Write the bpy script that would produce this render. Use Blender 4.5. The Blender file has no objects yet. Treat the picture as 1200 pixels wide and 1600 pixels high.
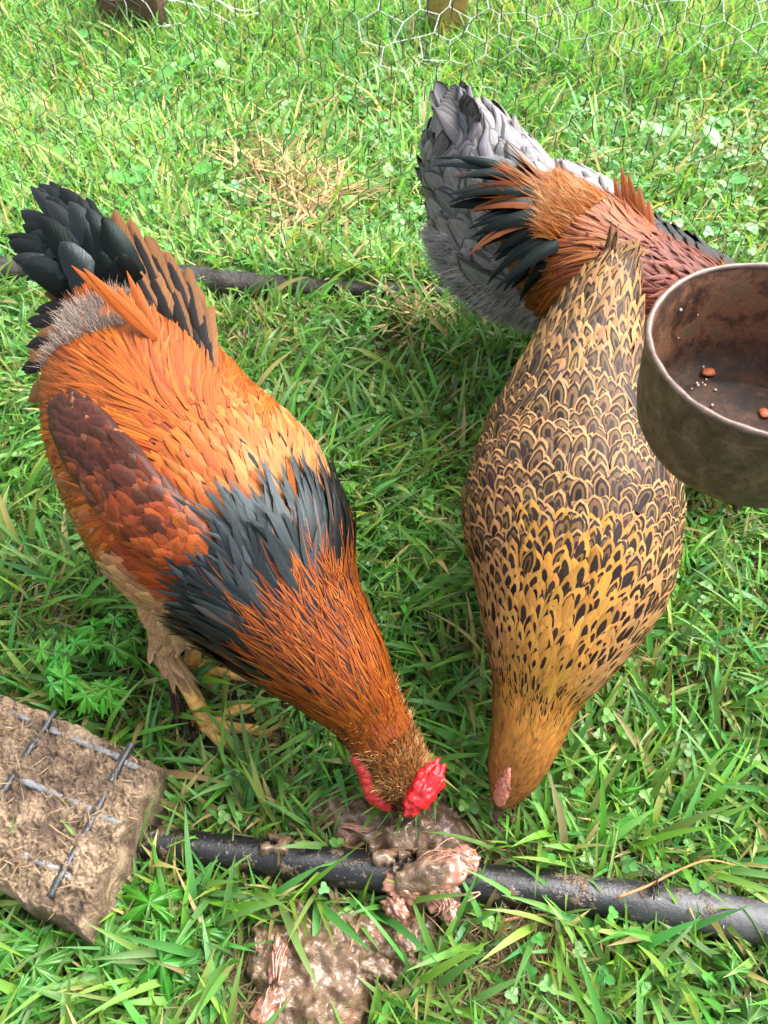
import bpy, math
import numpy as np
rng = np.random.default_rng(11)
C = bpy.context.scene.collection
R = math.radians

# ------------------------------------------------------------------ camera, sky, sun, exposure
CAM_H, PITCH, FPX = 0.95, R(50), 1250.0
sc = bpy.context.scene
cam_d = bpy.data.cameras.new('camera'); cam = bpy.data.objects.new('camera', cam_d); C.objects.link(cam)
cam.location = (0, 0, CAM_H); cam.rotation_euler = (R(90) - PITCH, 0, 0)
cam_d.sensor_fit = 'VERTICAL'; cam_d.sensor_height = 24.0; cam_d.lens = 24.0 * FPX / 1600.0
cam_d.clip_start = 0.02; cam_d.clip_end = 500
cam_d.dof.use_dof = True; cam_d.dof.focus_distance = 0.86; cam_d.dof.aperture_fstop = cam_d.lens / 1.7
sc.camera = cam
world = bpy.data.worlds.new('World'); sc.world = world; world.use_nodes = True
wn = world.node_tree.nodes; wl = world.node_tree.links
sky = wn.new('ShaderNodeTexSky'); sky.sky_type = 'NISHITA'; sky.sun_disc = False
SUN_EL, SUN_AZ = R(54), R(62)             # azimuth clockwise from +y: light from behind the fence, to the right
sky.sun_elevation = SUN_EL; sky.sun_rotation = SUN_AZ
sky.air_density = 1.0; sky.dust_density = 6.0; sky.ozone_density = 0.6
wn['Background'].inputs['Strength'].default_value = 0.15
hs = wn.new('ShaderNodeHueSaturation'); hs.inputs['Saturation'].default_value = 0.35      # overcast: a nearly colourless sky
wl.new(sky.outputs[0], hs.inputs['Color']); wl.new(hs.outputs[0], wn['Background'].inputs[0])
sun_d = bpy.data.lights.new('sun', 'SUN'); sun_d.energy = 1.9; sun_d.angle = R(52); sun_d.color = (1, 0.99, 0.97)
sun = bpy.data.objects.new('sun', sun_d); C.objects.link(sun); sun.location = (2, 2, 5)
sun.rotation_euler = (R(90) - SUN_EL, 0, -SUN_AZ + math.pi)
from mathutils import Vector
_sd = Vector((math.sin(SUN_AZ) * math.cos(SUN_EL), math.cos(SUN_AZ) * math.cos(SUN_EL), math.sin(SUN_EL)))
sun.rotation_euler = _sd.to_track_quat('Z', 'Y').to_euler()
sc.view_settings.view_transform = 'Standard'; sc.view_settings.look = 'None'
sc.view_settings.exposure = 1.75; sc.view_settings.gamma = 1.0
sc.view_settings.use_curve_mapping = False
sc.render.engine = 'CYCLES'
sc.cycles.max_bounces = 6; sc.cycles.diffuse_bounces = 3; sc.cycles.glossy_bounces = 2
sc.cycles.transmission_bounces = 3; sc.cycles.use_denoising = True

# ------------------------------------------------------------------ helpers
SP, CP = math.sin(PITCH), math.cos(PITCH)
def U(px, py, z):
    """point of the place at height z that the photograph shows at pixel (px, py) (used to survey the place)"""
    dx, dy = (px - 600) / FPX, -(py - 800) / FPX
    t = (CAM_H - z) / (SP - dy * CP)
    return np.array([dx * t, t * (CP + dy * SP), z])
def proj(P):
    P = np.asarray(P, float); x = P[..., 0]; y = P[..., 1]; z = P[..., 2] - CAM_H
    d = y * CP - z * SP; u = y * SP + z * CP
    return 600 + x / d * FPX, 800 - u / d * FPX, d
def unit(v):
    v = np.asarray(v, float); return v / np.maximum(np.linalg.norm(v, axis=-1, keepdims=True), 1e-9)
def smooth(a, b, x):
    t = np.clip((np.asarray(x, float) - a) / (b - a), 0, 1); return t * t * (3 - 2 * t)

def mesh_data(name, V, F, attrs=None, mat=None, smooth_shade=True):
    V = np.asarray(V, np.float32).reshape(-1, 3)
    me = bpy.data.meshes.new(name)
    if isinstance(F, np.ndarray):
        n, k = F.shape
        flat = F.astype(np.int32).ravel(); starts = np.arange(n, dtype=np.int32) * k
        tot = np.full(n, k, np.int32)
    else:
        tot = np.array([len(f) for f in F], np.int32); n = len(F)
        flat = np.concatenate([np.asarray(f, np.int32) for f in F]); starts = np.concatenate([[0], np.cumsum(tot)[:-1]]).astype(np.int32)
    me.vertices.add(len(V)); me.vertices.foreach_set('co', V.ravel())
    me.loops.add(len(flat)); me.loops.foreach_set('vertex_index', flat)
    me.polygons.add(n); me.polygons.foreach_set('loop_start', starts); me.polygons.foreach_set('loop_total', tot)
    me.update(calc_edges=True)
    if smooth_shade: me.polygons.foreach_set('use_smooth', np.ones(n, bool))
    for k, a in (attrs or {}).items():
        a = np.asarray(a, np.float32)
        if a.ndim == 1:
            me.attributes.new(k, 'FLOAT', 'POINT').data.foreach_set('value', a)
        elif a.shape[1] == 3:
            me.attributes.new(k, 'FLOAT_VECTOR', 'POINT').data.foreach_set('vector', a.ravel())
        else:
            me.attributes.new(k, 'FLOAT_COLOR', 'POINT').data.foreach_set('color', a.ravel())
    if mat: me.materials.append(mat)
    return me
def link(name, me, parent=None, kind=None):
    o = bpy.data.objects.new(name, me); C.objects.link(o)
    if parent is not None:
        o.parent = parent
        off = -np.array(parent.matrix_basis.translation) if parent.parent is None else None
        if off is None: off = -np.array(parent.parent.matrix_basis.translation) - np.array(parent.matrix_basis.translation)
        o.location = off
    if kind: o['kind'] = kind
    return o
def thing(name, label, cat, loc=(0, 0, 0), group=None):
    o = bpy.data.objects.new(name, None); C.objects.link(o); o.location = tuple(float(v) for v in loc)
    o.empty_display_size = 0.02
    o['label'] = label; o['category'] = cat
    if group: o['group'] = group
    return o
def tag(o, label, cat, group=None, kind=None):
    o['label'] = label; o['category'] = cat
    if group: o['group'] = group
    if kind: o['kind'] = kind
    return o

class MB:
    """collects tubes, boxes and lumps for one mesh"""
    def __init__(s): s.V = []; s.F = []; s.n = 0
    def add(s, V, F):
        V = np.asarray(V, float).reshape(-1, 3)
        s.V.append(V); s.F += [[i + s.n for i in f] for f in F]; s.n += len(V); return s
    def tube(s, P, r, k=8, cap=True, squash=None):
        P = np.asarray(P, float); n = len(P); r = np.broadcast_to(np.asarray(r, float), (n,))
        T = unit(np.gradient(P, axis=0)); ref = np.array([0.13, 0.21, 0.97])
        if abs(np.mean(T @ ref)) > 0.9: ref = np.array([0.97, 0.1, 0.2])
        A = unit(np.cross(T, ref)); B = np.cross(A, T)
        a = np.arange(k) * 2 * math.pi / k
        q = 1.0 if squash is None else squash
        V = P[:, None] + (A[:, None] * np.cos(a)[None, :, None] + B[:, None] * np.sin(a)[None, :, None] * q) * r[:, None, None]
        F = [[i * k + j, i * k + (j + 1) % k, (i + 1) * k + (j + 1) % k, (i + 1) * k + j] for i in range(n - 1) for j in range(k)]
        if cap: F += [list(range(k))[::-1], [(n - 1) * k + j for j in range(k)]]
        return s.add(V, F)
    def blob(s, c, rad, rot=None, nu=14, nv=10, bump=0.0, seed=0, freq=3.0):
        g = np.random.default_rng(seed)
        th = np.linspace(0, math.pi, nv + 1)[1:-1]; ph = np.arange(nu) * 2 * math.pi / nu
        D = [np.array([[0, 0, 1.0]])]
        D += [np.stack([np.sin(t) * np.cos(ph), np.sin(t) * np.sin(ph), np.full(nu, math.cos(t))], 1) for t in th]
        D += [np.array([[0, 0, -1.0]])]
        D = np.concatenate(D); amp = np.ones(len(D))
        if bump:
            for _ in range(14):
                d = unit(g.normal(size=3)); amp += bump * g.uniform(-.6, 1) * np.exp(-freq * freq * (1 - D @ d))
        V = D * amp[:, None] * np.asarray(rad, float)
        if rot is not None: V = V @ np.asarray(rot).T
        F = [[0, 1 + j, 1 + (j + 1) % nu] for j in range(nu)]
        for i in range(nv - 2):
            F += [[1 + i * nu + j, 1 + (i + 1) * nu + j, 1 + (i + 1) * nu + (j + 1) % nu, 1 + i * nu + (j + 1) % nu] for j in range(nu)]
        e = len(V) - 1; o = 1 + (nv - 2) * nu
        F += [[e, o + (j + 1) % nu, o + j] for j in range(nu)]
        return s.add(V + np.asarray(c, float), F)
    def build(s, name, mat, parent=None, kind=None, smooth_shade=True):
        return link(name, mesh_data(name, np.concatenate(s.V), s.F, None, mat, smooth_shade), parent, kind)
def spline(P, n):
    P = np.asarray(P, float); m = len(P)
    d = np.concatenate([[0], np.cumsum(np.linalg.norm(np.diff(P, axis=0), axis=1))])
    t = np.linspace(0, d[-1], n)
    M = np.gradient(P, d, axis=0)
    i = np.clip(np.searchsorted(d, t, side='right') - 1, 0, m - 2); h = (d[i + 1] - d[i])[:, None]; u = ((t - d[i]) / (d[i + 1] - d[i]))[:, None]
    return (2*u**3-3*u**2+1)*P[i] + (u**3-2*u**2+u)*h*M[i] + (-2*u**3+3*u**2)*P[i+1] + (u**3-u**2)*h*M[i+1]

# value noise in 2D/3D for shaping geometry
class Noise:
    def __init__(s, seed): s.t = np.random.default_rng(seed).random(65536)
    def __call__(s, x, y, z=0.0):
        x, y, z = np.broadcast_arrays(np.asarray(x, float), np.asarray(y, float), np.asarray(z, float))
        ix, iy, iz = np.floor(x).astype(np.int64), np.floor(y).astype(np.int64), np.floor(z).astype(np.int64)
        f = lambda v: v * v * (3 - 2 * v)
        fx, fy, fz = f(x - ix), f(y - iy), f(z - iz)
        h = lambda a, b, c: s.t[(a * 73856093 ^ b * 19349663 ^ c * 83492791) & 65535]
        r = 0
        for dx in (0, 1):
            for dy in (0, 1):
                for dz in (0, 1):
                    r = r + h(ix + dx, iy + dy, iz + dz) * (fx if dx else 1 - fx) * (fy if dy else 1 - fy) * (fz if dz else 1 - fz)
        return r * 2 - 1
NZ = Noise(3)

# ------------------------------------------------------------------ materials
def mat_new(name):
    m = bpy.data.materials.new(name); m.use_nodes = True
    return m, m.node_tree.nodes, m.node_tree.links, m.node_tree.nodes['Principled BSDF']
class NT:
    """tiny expression helper on a node tree"""
    def __init__(s, m): s.n = m.node_tree.nodes; s.l = m.node_tree.links
    def put(s, sock, v):
        if hasattr(v, 'is_output') or hasattr(v, 'links'): s.l.new(v, sock)
        else: sock.default_value = v
    def m(s, op, a, b=0.0, c=0.0, clamp=False):
        nd = s.n.new('ShaderNodeMath'); nd.operation = op; nd.use_clamp = clamp
        for k, v in zip(nd.inputs, (a, b, c)): s.put(k, v)
        return nd.outputs[0]
    def sstep(s, lo, hi, x):
        nd = s.n.new('ShaderNodeMapRange'); nd.interpolation_type = 'SMOOTHSTEP'
        s.put(nd.inputs['Value'], x); s.put(nd.inputs['From Min'], lo); s.put(nd.inputs['From Max'], hi)
        return nd.outputs[0]
    def mix(s, f, a, b, mode='MIX'):
        nd = s.n.new('ShaderNodeMix'); nd.data_type = 'RGBA'; nd.blend_type = mode
        s.put(nd.inputs[0], f); s.put(nd.inputs[6], a); s.put(nd.inputs[7], b); return nd.outputs[2]
    def attr(s, name):
        nd = s.n.new('ShaderNodeAttribute'); nd.attribute_name = name; return nd
    def sep(s, v):
        nd = s.n.new('ShaderNodeSeparateXYZ'); s.l.new(v, nd.inputs[0]); return nd.outputs
    def comb(s, x, y, z):
        nd = s.n.new('ShaderNodeCombineXYZ')
        for k, v in zip(nd.inputs, (x, y, z)): s.put(k, v)
        return nd.outputs[0]
    def noise(s, vec, scale, detail=3, rough=.6, dist=0.0):
        nd = s.n.new('ShaderNodeTexNoise'); s.put(nd.inputs['Vector'], vec)
        nd.inputs['Scale'].default_value = scale; nd.inputs['Detail'].default_value = detail
        nd.inputs['Roughness'].default_value = rough; nd.inputs['Distortion'].default_value = dist
        return nd.outputs[0]
    def pos(s): return s.n.new('ShaderNodeNewGeometry').outputs['Position']
    def bump(s, h, strength, dist):
        nd = s.n.new('ShaderNodeBump'); nd.inputs['Strength'].default_value = strength; nd.inputs['Distance'].default_value = dist
        s.l.new(h, nd.inputs['Height']); return nd.outputs[0]
    def ramp(s, f, stops):
        nd = s.n.new('ShaderNodeValToRGB'); s.l.new(f, nd.inputs[0])
        el = nd.color_ramp.elements
        while len(el) < len(stops): el.new(0.5)
        for e, (p, c) in zip(el, stops): e.position = p; e.color = (*c, 1)
        return nd.outputs[0]

def feather_material(name, rough=0.5, spec=0.35, sheen=0.0, tint=None):
    m, n, l, b = mat_new(name); t = NT(m)
    fu = t.sep(t.attr('fuv').outputs['Vector']); u, v, rnd = fu[0], fu[1], fu[2]
    A, B = t.attr('cola').outputs['Color'], t.attr('colb').outputs['Color']
    pn = t.attr('pat'); ps = n.new('ShaderNodeSeparateColor'); l.new(pn.outputs['Color'], ps.inputs[0])
    lo, hi, core, streak = ps.outputs[0], ps.outputs[1], ps.outputs[2], pn.outputs['Alpha']
    au = t.m('ABSOLUTE', u)
    barb = t.comb(t.m('MULTIPLY', u, 1.3), t.m('MULTIPLY', t.m('SUBTRACT', v, t.m('MULTIPLY', au, 0.22)), 30.0), t.m('MULTIPLY', rnd, 91.0))
    bn = t.noise(barb, 1.0, 2, .6)
    wob = t.m('MULTIPLY', t.m('SUBTRACT', bn, .5), .16)
    dv = t.m('DIVIDE', t.m('MAXIMUM', t.m('SUBTRACT', v, .5), 0.0), .5)
    q = t.m('ADD', t.m('SQRT', t.m('ADD', t.m('MULTIPLY', u, u), t.m('MULTIPLY', dv, dv))), wob)
    ring = t.m('MULTIPLY', t.sstep(t.m('SUBTRACT', lo, .05), t.m('ADD', lo, .05), q),
               t.m('SUBTRACT', 1.0, t.sstep(t.m('SUBTRACT', hi, .05), t.m('ADD', hi, .05), q)))
    ring = t.m('MULTIPLY', ring, t.sstep(0.02, 0.1, hi))
    cor = t.m('MULTIPLY', t.m('SUBTRACT', 1.0, t.sstep(t.m('SUBTRACT', core, .06), t.m('ADD', core, .06), q)), t.sstep(0.02, 0.1, core))
    sw = t.m('MULTIPLY', streak, t.m('SUBTRACT', 1.05, t.m('POWER', v, 3.0)))
    st = t.m('MULTIPLY', t.m('SUBTRACT', 1.0, t.sstep(t.m('SUBTRACT', sw, .14), t.m('ADD', sw, .1), t.m('ADD', au, wob))), t.sstep(0.03, 0.12, streak))
    mark = t.m('MAXIMUM', t.m('MAXIMUM', ring, cor), st)
    inside = t.m('MULTIPLY', t.m('MULTIPLY', t.m('SUBTRACT', 1.0, t.sstep(t.m('SUBTRACT', lo, .04), t.m('ADD', lo, .04), q)), t.sstep(0.3, .4, lo)), t.m('SUBTRACT', 1.0, t.sstep(.8, .84, lo)))
    A2 = t.mix(t.m('MULTIPLY', inside, .68), A, B)
    col = t.mix(mark, A2, B)
    shaft = t.m('MULTIPLY', t.m('SUBTRACT', 1.0, t.sstep(0.02, 0.07, au)), .25)
    val = t.m('ADD', t.m('ADD', .27, t.m('MULTIPLY', bn, .46)), shaft)
    vm = n.new('ShaderNodeVectorMath'); vm.operation = 'SCALE'; l.new(col, vm.inputs[0]); l.new(val, vm.inputs['Scale'])
    l.new(vm.outputs[0], b.inputs['Base Color'])
    b.inputs['Roughness'].default_value = rough; b.inputs['Specular IOR Level'].default_value = spec
    b.inputs['Sheen Weight'].default_value = sheen; b.inputs['Sheen Roughness'].default_value = .4
    if tint: b.inputs['Specular Tint'].default_value = (*tint, 1)
    l.new(t.bump(bn, .35, .0012), b.inputs['Normal'])
    return m
M = {}
M['feather'] = feather_material('feather_matt', .55, .16)
M['gloss'] = feather_material('feather_glossy', .42, .22)
M['iris'] = feather_material('feather_dark_glossy', .36, .34, 0, (.8, .97, 1.0))
M['black'] = feather_material('feather_black', .45, .14, 0, (.7, 1.0, .9))
def fluff_material():
    m, n, l, b = mat_new('down'); t = NT(m)
    l.new(t.attr('cola').outputs['Color'], b.inputs['Base Color']); b.inputs['Roughness'].default_value = .8
    b.inputs['Specular IOR Level'].default_value = .1
    return m
M['fluff'] = fluff_material()
def simple(name, col, rough=.6, spec=.4, noise=0, scale=60, bump=0, sss=0, coat=0):
    m, n, l, b = mat_new(name); t = NT(m)
    b.inputs['Base Color'].default_value = (*col, 1); b.inputs['Roughness'].default_value = rough; b.inputs['Specular IOR Level'].default_value = spec
    b.inputs['Coat Weight'].default_value = coat; b.inputs['Coat Roughness'].default_value = .12
    if noise or bump:
        tc = n.new('ShaderNodeTexCoord').outputs['Object']; f = t.noise(tc, scale, 4, .65)
        if noise:
            d = tuple(c * (1 - noise) for c in col); h = tuple(min(1, c * (1 + noise)) for c in col)
            l.new(t.ramp(f, [(.3, d), (.7, h)]), b.inputs['Base Color'])
        if bump: l.new(t.bump(f, .7, bump), b.inputs['Normal'])
    if sss:
        b.inputs['Subsurface Weight'].default_value = sss; b.inputs['Subsurface Radius'].default_value = (.006, .002, .001)
        b.inputs['Subsurface Scale'].default_value = 1
    return m
M['skin'] = simple('bird_skin', (.10, .05, .025), .8, .1)
M['grey_skin'] = simple('grey_bird_skin', (.06, .058, .06), .8, .1)
M['comb'] = simple('red_comb', (.50, .007, .012), .28, .6, .35, 240, .0016, .25)
M['wattle'] = simple('red_wattle', (.42, .02, .018), .4, .5, .35, 200, .001, .2)
M['pink'] = simple('pink_comb', (.46, .17, .115), .5, .35, .45, 300, .0012, .15)
M['beak'] = simple('dark_beak', (.05, .03, .022), .35, .5, .4, 150)
M['eye'] = simple('eye', (.02, .01, .006), .08, .8)
M['shank'] = simple('yellow_shank', (.72, .40, .11), .42, .45, .35, 180, .001, .1)
M['claw'] = simple('claw', (.30, .17, .07), .4, .4)

def leaf_material(name, rough=.38, spec=.45, trans=.35, vein=True):
    m, n, l, b = mat_new(name); t = NT(m)
    col = t.attr('cola').outputs['Color']; fu = t.sep(t.attr('fuv').outputs['Vector'])
    f = t.noise(t.comb(t.m('MULTIPLY', fu[0], 5.0), t.m('MULTIPLY', fu[1], 2.0), t.m('MULTIPLY', fu[2], 77.0)), 1.6, 3)
    vm = n.new('ShaderNodeVectorMath'); vm.operation = 'SCALE'; l.new(col, vm.inputs[0])
    l.new(t.m('ADD', .68, t.m('MULTIPLY', f, .64)), vm.inputs['Scale'])
    l.new(vm.outputs[0], b.inputs['Base Color'])
    b.inputs['Roughness'].default_value = rough; b.inputs['Specular IOR Level'].default_value = spec
    l.new(t.bump(f, .3, .001), b.inputs['Normal'])
    tr = n.new('ShaderNodeBsdfTranslucent'); l.new(t.mix(1.0, vm.outputs[0], (1.1, 1.15, .6, 1), 'MULTIPLY'), tr.inputs[0])
    mx = n.new('ShaderNodeMixShader'); mx.inputs[0].default_value = trans
    l.new(b.outputs[0], mx.inputs[1]); l.new(tr.outputs[0], mx.inputs[2])
    l.new(mx.outputs[0], n['Material Output'].inputs['Surface'])
    return m
M['grass'] = leaf_material('grass_blade')
M['leaf'] = leaf_material('wet_leaf', .3, .5, .3)
M['straw'] = leaf_material('dry_straw', .7, .2, .15)

def soil_material():
    m, n, l, b = mat_new('soil'); t = NT(m); p = t.pos()
    a = t.noise(p, 28, 6, .7); c = t.noise(p, 5, 3, .6); d = t.noise(p, 260, 4, .7)
    soil = t.ramp(a, [(.3, (.022, .014, .008)), (.55, (.06, .04, .02)), (.75, (.13, .09, .045))])
    moss = t.ramp(a, [(.3, (.012, .022, .006)), (.7, (.05, .075, .018))])
    l.new(t.mix(t.sstep(.42, .58, c), soil, moss), b.inputs['Base Color'])
    b.inputs['Roughness'].default_value = .85
    l.new(t.bump(d, .8, .006), b.inputs['Normal'])
    return m
M['soil'] = soil_material()

# ------------------------------------------------------------------ ground
def gz(x, y):
    x = np.asarray(x, float); y = np.asarray(y, float)
    return .007 * NZ(x * 5, y * 5) + .02 * NZ(x * 1.3 + 9, y * 1.3) * smooth(1.5, 3, y) + .05 * smooth(1.9, 3.2, y)
def build_ground():
    a = np.concatenate([[-300, -80, -20, -6], np.linspace(-3, 3, 121), [6, 20, 80, 300]])
    b = np.concatenate([[-300, -80, -20, -4], np.linspace(-1, 5, 121), [8, 20, 80, 300]])
    X, Y = np.meshgrid(a, b); near = (np.abs(X) < 6.1) & (Y > -5) & (Y < 9)
    Z = np.where(near, gz(X, Y), .05)
    n, m = X.shape
    i = np.arange(n * m).reshape(n, m)
    F = np.stack([i[:-1, :-1], i[:-1, 1:], i[1:, 1:], i[1:, :-1]], -1).reshape(-1, 4)
    o = link('ground', mesh_data('ground', np.stack([X, Y, Z], -1), F, None, M['soil']), None, 'structure')
    o['label'] = 'brown soil and moss ground beneath the grass'
build_ground()

# ------------------------------------------------------------------ grass
CR_A, CR_B, CR_C = U(-40, 1062, .085), U(250, 1190, .085), U(125, 1455, .085)   # muddy block corners
MASH = [(525,1258,.035),(560,1275,.045),(610,1285,.045),(665,1285,.04),(700,1330,.04),(655,1395,.04),(690,1400,.035),(440,1500,.05),(480,1470,.05),
        (530,1500,.055),(470,1550,.055),(520,1570,.05),(610,1480,.04),(640,1470,.035),(430,1580,.04)]
MASH_XY = np.array([[*U(a, b, 0.01)[:2], r] for a, b, r in MASH])
BARE_XY = np.array([[*U(790, 1510, 0)[:2], .05], [*U(740, 1590, 0)[:2], .05], [*U(850, 1560, 0)[:2], .03], [*U(340, 1590, 0)[:2], .03], [*U(375, 1130, 0)[:2], .045], [*U(345, 1075, 0)[:2], .04], [*U(420, 1140, 0)[:2], .03], [*U(800, 1300, 0)[:2], .03], [*U(620, 560, 0)[:2], .05]])
PIPE_PX = [(130, 1298), (205, 1312), (400, 1338), (600, 1364), (800, 1386), (1000, 1410), (1200, 1443), (1330, 1466)]
PIPE = np.array([U(a, b, .024) for a, b in PIPE_PX])
FEET_XY = np.array([[*U(a, b, 0)[:2], q] for a, b, q in ((335, 1135, .035), (385, 1110, .03), (400, 1145, .028), (330, 1055, .03), (390, 1062, .03), (425, 1075, .02), (300, 1040, .03), (360, 1160, .03), (310, 1165, .03), (770, 1285, .022), (755, 1300, .018), (630, 1300, .03))])
def keep_mask(x, y, margin=0.0):
    k = np.ones(len(x), bool)
    for cx, cy, r in FEET_XY: k &= ~((((x - cx) ** 2 + (y - cy) ** 2) < r * r) & (np.random.default_rng(len(x)).random(len(x)) > .10))
    fy = 1.425 - .0875 * (x + .787)
    k &= ~((y > fy - .055) & (y < fy + .02) & (x < .12) & (np.random.default_rng(len(x) + 1).random(len(x)) > .24))
    e1 = (CR_B - CR_A)[:2]; e2 = (CR_C - CR_B)[:2]
    d = np.stack([x, y], 1) - CR_A[:2]
    s = np.linalg.solve(np.array([e1, e2]).T, d.T)
    k &= ~((s[0] > -.6) & (s[0] < .97) & (s[1] > .03) & (s[1] < .97))
    for cx, cy, r in MASH_XY: k &= ((x - cx) ** 2 + (y - cy) ** 2) > (r * .85) ** 2
    yp = np.interp(x, PIPE[:, 0], PIPE[:, 1])
    k &= ~((np.abs(y - yp) < .02) & (x > PIPE[0, 0]))
    return k
def in_view(x, y, mx=90):
    px, py, d = proj(np.stack([x, y, np.full(len(x), .03)], 1))
    return (px > -mx) & (px < 1200 + mx) & (py < 1600 + 1.6 * mx) & (d > .1)

def blade_mesh(x, y, z0, hd, L, W, tilt, bend, col, rows=6, cols=3, fold=.3, twist=None, tipcol=None, zmin=.003):
    N = len(x); k = np.linspace(0, 1, rows)
    ang = tilt[:, None] + bend[:, None] * k[None] ** 1.4
    ds = L[:, None] / (rows - 1)
    hr = np.concatenate([np.zeros((N, 1)), np.cumsum(np.sin((ang[:, :-1] + ang[:, 1:]) / 2) * ds, 1)], 1)
    zr = np.concatenate([np.zeros((N, 1)), np.cumsum(np.cos((ang[:, :-1] + ang[:, 1:]) / 2) * ds, 1)], 1)
    sway = rng.normal(0, .08, (N, 1)) * L[:, None] * k[None] ** 2
    ch, sh = np.cos(hd)[:, None], np.sin(hd)[:, None]
    px = x[:, None] + hr * ch - sway * sh; py = y[:, None] + hr * sh + sway * ch
    pz = np.maximum(z0[:, None] + zr, (gz(px, py) + zmin + .006 * k[None]))
    wid = W[:, None] * np.clip(np.minimum(.55 + k * 1.6, 1), 0, 1)[None] * (1 - np.clip((k - .45) / .55, 0, 1) ** 1.7)[None]
    wid = np.maximum(wid, W[:, None] * .03)
    if twist is None: twist = rng.normal(0, .5, N)
    tw = twist[:, None] * k[None] + rng.normal(0, .35, (N, 1))
    # side vector: horizontal perpendicular, rolled about the blade direction by tw
    nx, nz = -np.cos(ang), np.sin(ang)                      # blade normal in (h, z)
    S = np.stack([-sh * np.cos(tw) + nx * ch * np.sin(tw), ch * np.cos(tw) + nx * sh * np.sin(tw), nz * np.sin(tw)], -1)
    Nn = np.stack([nx * ch, nx * sh, nz], -1)
    P = np.stack([px, py, pz], -1)
    u = np.linspace(-1, 1, cols)
    V = P[:, :, None] + S[:, :, None] * (u[None, None, :, None] * wid[:, :, None, None]) \
        + Nn[:, :, None] * ((np.abs(u)[None, None, :, None]) * fold * wid[:, :, None, None])
    nv = rows * cols; b = np.arange(N)[:, None] * nv
    i = np.arange(nv).reshape(rows, cols)
    f = np.stack([i[:-1, :-1], i[:-1, 1:], i[1:, 1:], i[1:, :-1]], -1).reshape(-1, 4)
    F = (b[:, :, None] + f[None]).reshape(-1, 4)
    rnd = rng.random(N)
    uv = np.empty((N, rows, cols, 3)); uv[..., 0] = u[None, None]; uv[..., 1] = k[None, :, None]; uv[..., 2] = rnd[:, None, None]
    c = np.empty((N, rows, cols, 4)); c[..., 3] = 1
    tc = col if tipcol is None else tipcol
    kk = k[None, :, None, None] ** 2
    c[..., :3] = col[:, None, None] * (1 - kk) + tc[:, None, None] * kk
    return V.reshape(-1, 3), F, {'fuv': uv.reshape(-1, 3), 'cola': c.reshape(-1, 4)}

def merge(parts):
    Vs, Fs, As, n = [], [], {}, 0
    for V, F, A in parts:
        Vs.append(V); Fs.append(F + n); n += len(V)
        for k, a in A.items(): As.setdefault(k, []).append(a)
    return np.concatenate(Vs), np.concatenate(Fs), {k: np.concatenate(a) for k, a in As.items()}
def scatter(n, x0, x1, y0, y1, mx=90):
    x = rng.uniform(x0, x1, n); y = rng.uniform(y0, y1, n)
    k = in_view(x, y, mx) | (in_view(x, y, 620) & (rng.random(n) < .55)); x, y = x[k], y[k]; k = keep_mask(x, y); return x[k], y[k]
def thin(x, y, spots, p=.12):
    k = np.ones(len(x), bool)
    for cx, cy, r in spots: k &= ~((((x - cx) ** 2 + (y - cy) ** 2) < r * r) & (rng.random(len(x)) > p))
    return x[k], y[k]
def greens(n, dry=.06, bright=1.0):
    g = np.stack([rng.uniform(.075, .165, n), rng.uniform(.20, .345, n), rng.uniform(.027, .062, n)], 1)
    f = rng.random(n)
    g[f < .25] *= np.array([.62, .72, .9]); g[f > .75] = g[f > .75] * np.array([1.35, 1.15, 1.2])
    d = rng.random(n) < dry
    g[d] = np.array([.42, .35, .13]) * rng.uniform(.55, 1.15, (d.sum(), 1)) * (1 + rng.normal(0, .06, (d.sum(), 3)))
    return g * bright
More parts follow.
